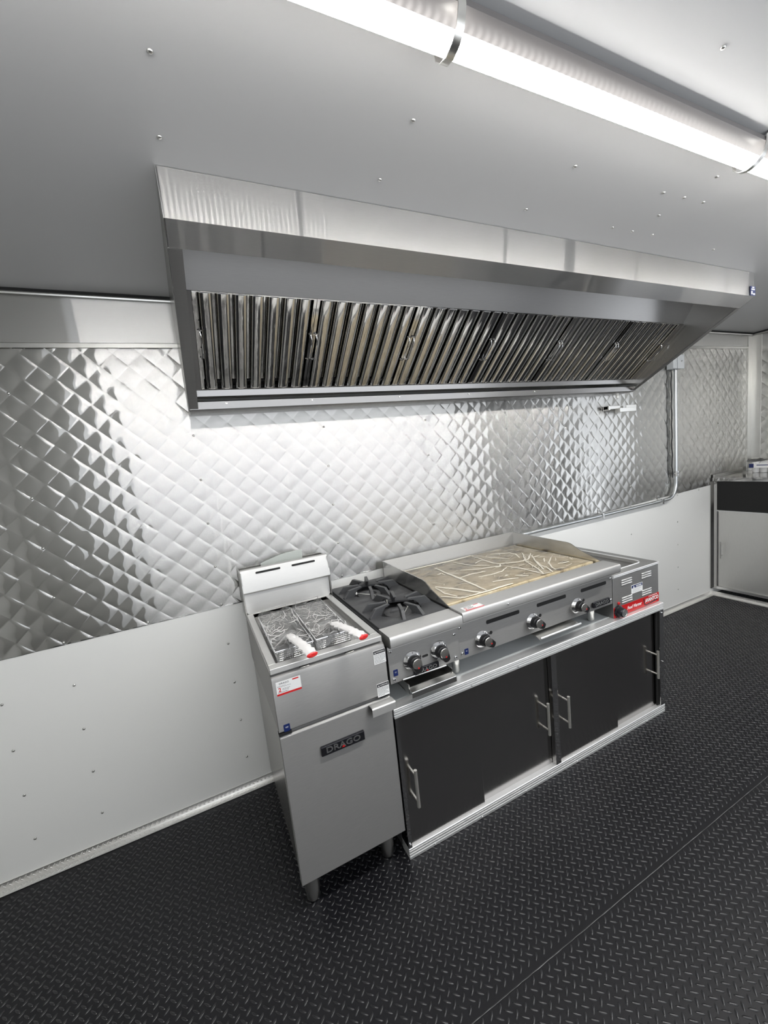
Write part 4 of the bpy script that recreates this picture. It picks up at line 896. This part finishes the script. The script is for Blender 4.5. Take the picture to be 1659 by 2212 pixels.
for j in range(ny + 1):
    for i in range(nx + 1):
        a = math.pi * i / nx; y = -0.06 - 0.50 * j / ny; rr = 1 if 0 < j < ny else 0.6
        vs.append((4.30 - 0.065 * math.cos(a) * rr + rnd.uniform(-0.004, 0.004), y + rnd.uniform(-0.004, 0.004), 1.049 + 0.118 * math.sin(a) ** 0.5 * rr + rnd.uniform(0, 0.006)))
fs = [(j * (nx + 1) + i, j * (nx + 1) + i + 1, (j + 1) * (nx + 1) + i + 1, (j + 1) * (nx + 1) + i) for j in range(ny) for i in range(nx)]
MB().add(vs, fs).obj('wrap', M['film'], pk, fix=False, smooth=20)
lb = MB().box(4.232, 4.234, -0.32, -0.118, 1.092, 1.128).obj('label', M['paper'], pk)
MB().box(4.2305, 4.232, -0.150, -0.119, 1.093, 1.127).box(4.2305, 4.232, -0.30, -0.17, 1.112, 1.118).obj('print', M['blue'], lb)

# ------------------------------------------------------------------ conduit, box, cable, bracket
cd = thing('conduit', 'galvanised pipe bent from the wall box down and along the quilted panel edge', 'pipe', (3.335, -0.03, 0.94))
path = [(3.338, -0.030, 1.944), (3.336, -0.030, 1.5), (3.334, -0.030, 1.075)]
for k in range(1, 8):
    a = math.radians(90 * k / 7); path.append((3.334 - 0.115 * (1 - math.cos(a)), -0.030, 1.072 - 0.118 * math.sin(a)))
path += [(2.97, -0.030, 0.950), (2.45, -0.030, 0.946), (1.55, -0.030, 0.940)]
MB().tube(path, 0.0125, 12).obj('pipe', M['pipe'], cd)
MB().tube([(3.334, -0.030, 1.165), (3.334, -0.030, 1.125)], 0.0185, 12).tube([(3.334, -0.030, 1.152), (3.334, -0.030, 1.146)], 0.022, 8).obj('coupling', M['chrome'], cd)
for x, z in ((2.45, 0.946), (3.14, 0.952)):
    MB().box(x - 0.009, x + 0.009, -0.046, -0.044, z - 0.022, z + 0.018).box(x - 0.009, x + 0.009, -0.044, -0.006, z + 0.014, z + 0.018).box(x - 0.009, x + 0.009, -0.009, -0.006, z + 0.014, z + 0.042).obj('clamp', M['alu'], cd, bevel=0.002)
    MB().lathe([(0.006, 0), (0.005, 0.003), (0, 0.004)], (x, -0.0092, z + 0.033), 'y', 8).obj('clamp_screw', M['chrome'], cd)
jb = thing('junction_box', 'small grey electrical box on the quilted wall behind the hood corner', 'junction box', (3.32, -0.03, 1.945))
MB().box(3.262, 3.388, -0.060, -0.0095, 1.945, 2.046).obj('box', M['pvc'], jb, bevel=0.004)
MB().box(3.308, 3.392, -0.066, -0.0605, 1.943, 2.048).obj('cover', M['pvc'], jb, bevel=0.002)
MB().lathe([(0.007, 0), (0.006, 0.003), (0, 0.004)], (3.355, -0.0665, 1.998), 'y', 8).obj('cover_screw', M['chrome'], jb)
cpath = [(3.302 + 0.005 * math.sin(i * 1.9), -0.020, 1.944 - 0.046 * i) for i in range(19)]
tag(MB().tube(cpath, 0.0045, 7).obj('cable', M['cable']), 'thin black cable hanging down beside the vertical conduit', 'cable')
br = thing('wall_bracket', 'small stepped steel bracket sticking out of the quilted wall under the hood', 'bracket', (2.66, -0.04, 1.65))
MB().box(2.530, 2.690, -0.046, -0.010, 1.678, 1.7).box(2.530, 2.545, -0.052, -0.006, 1.672, 1.702).obj('back_arm', M['satin'], br, bevel=0.001)
MB().box(2.600, 2.775, -0.085, -0.047, 1.652, 1.680).box(2.690, 2.8, -0.07, -0.067, 1.68, 1.698).obj('front_arm', M['satin'], br, bevel=0.001)
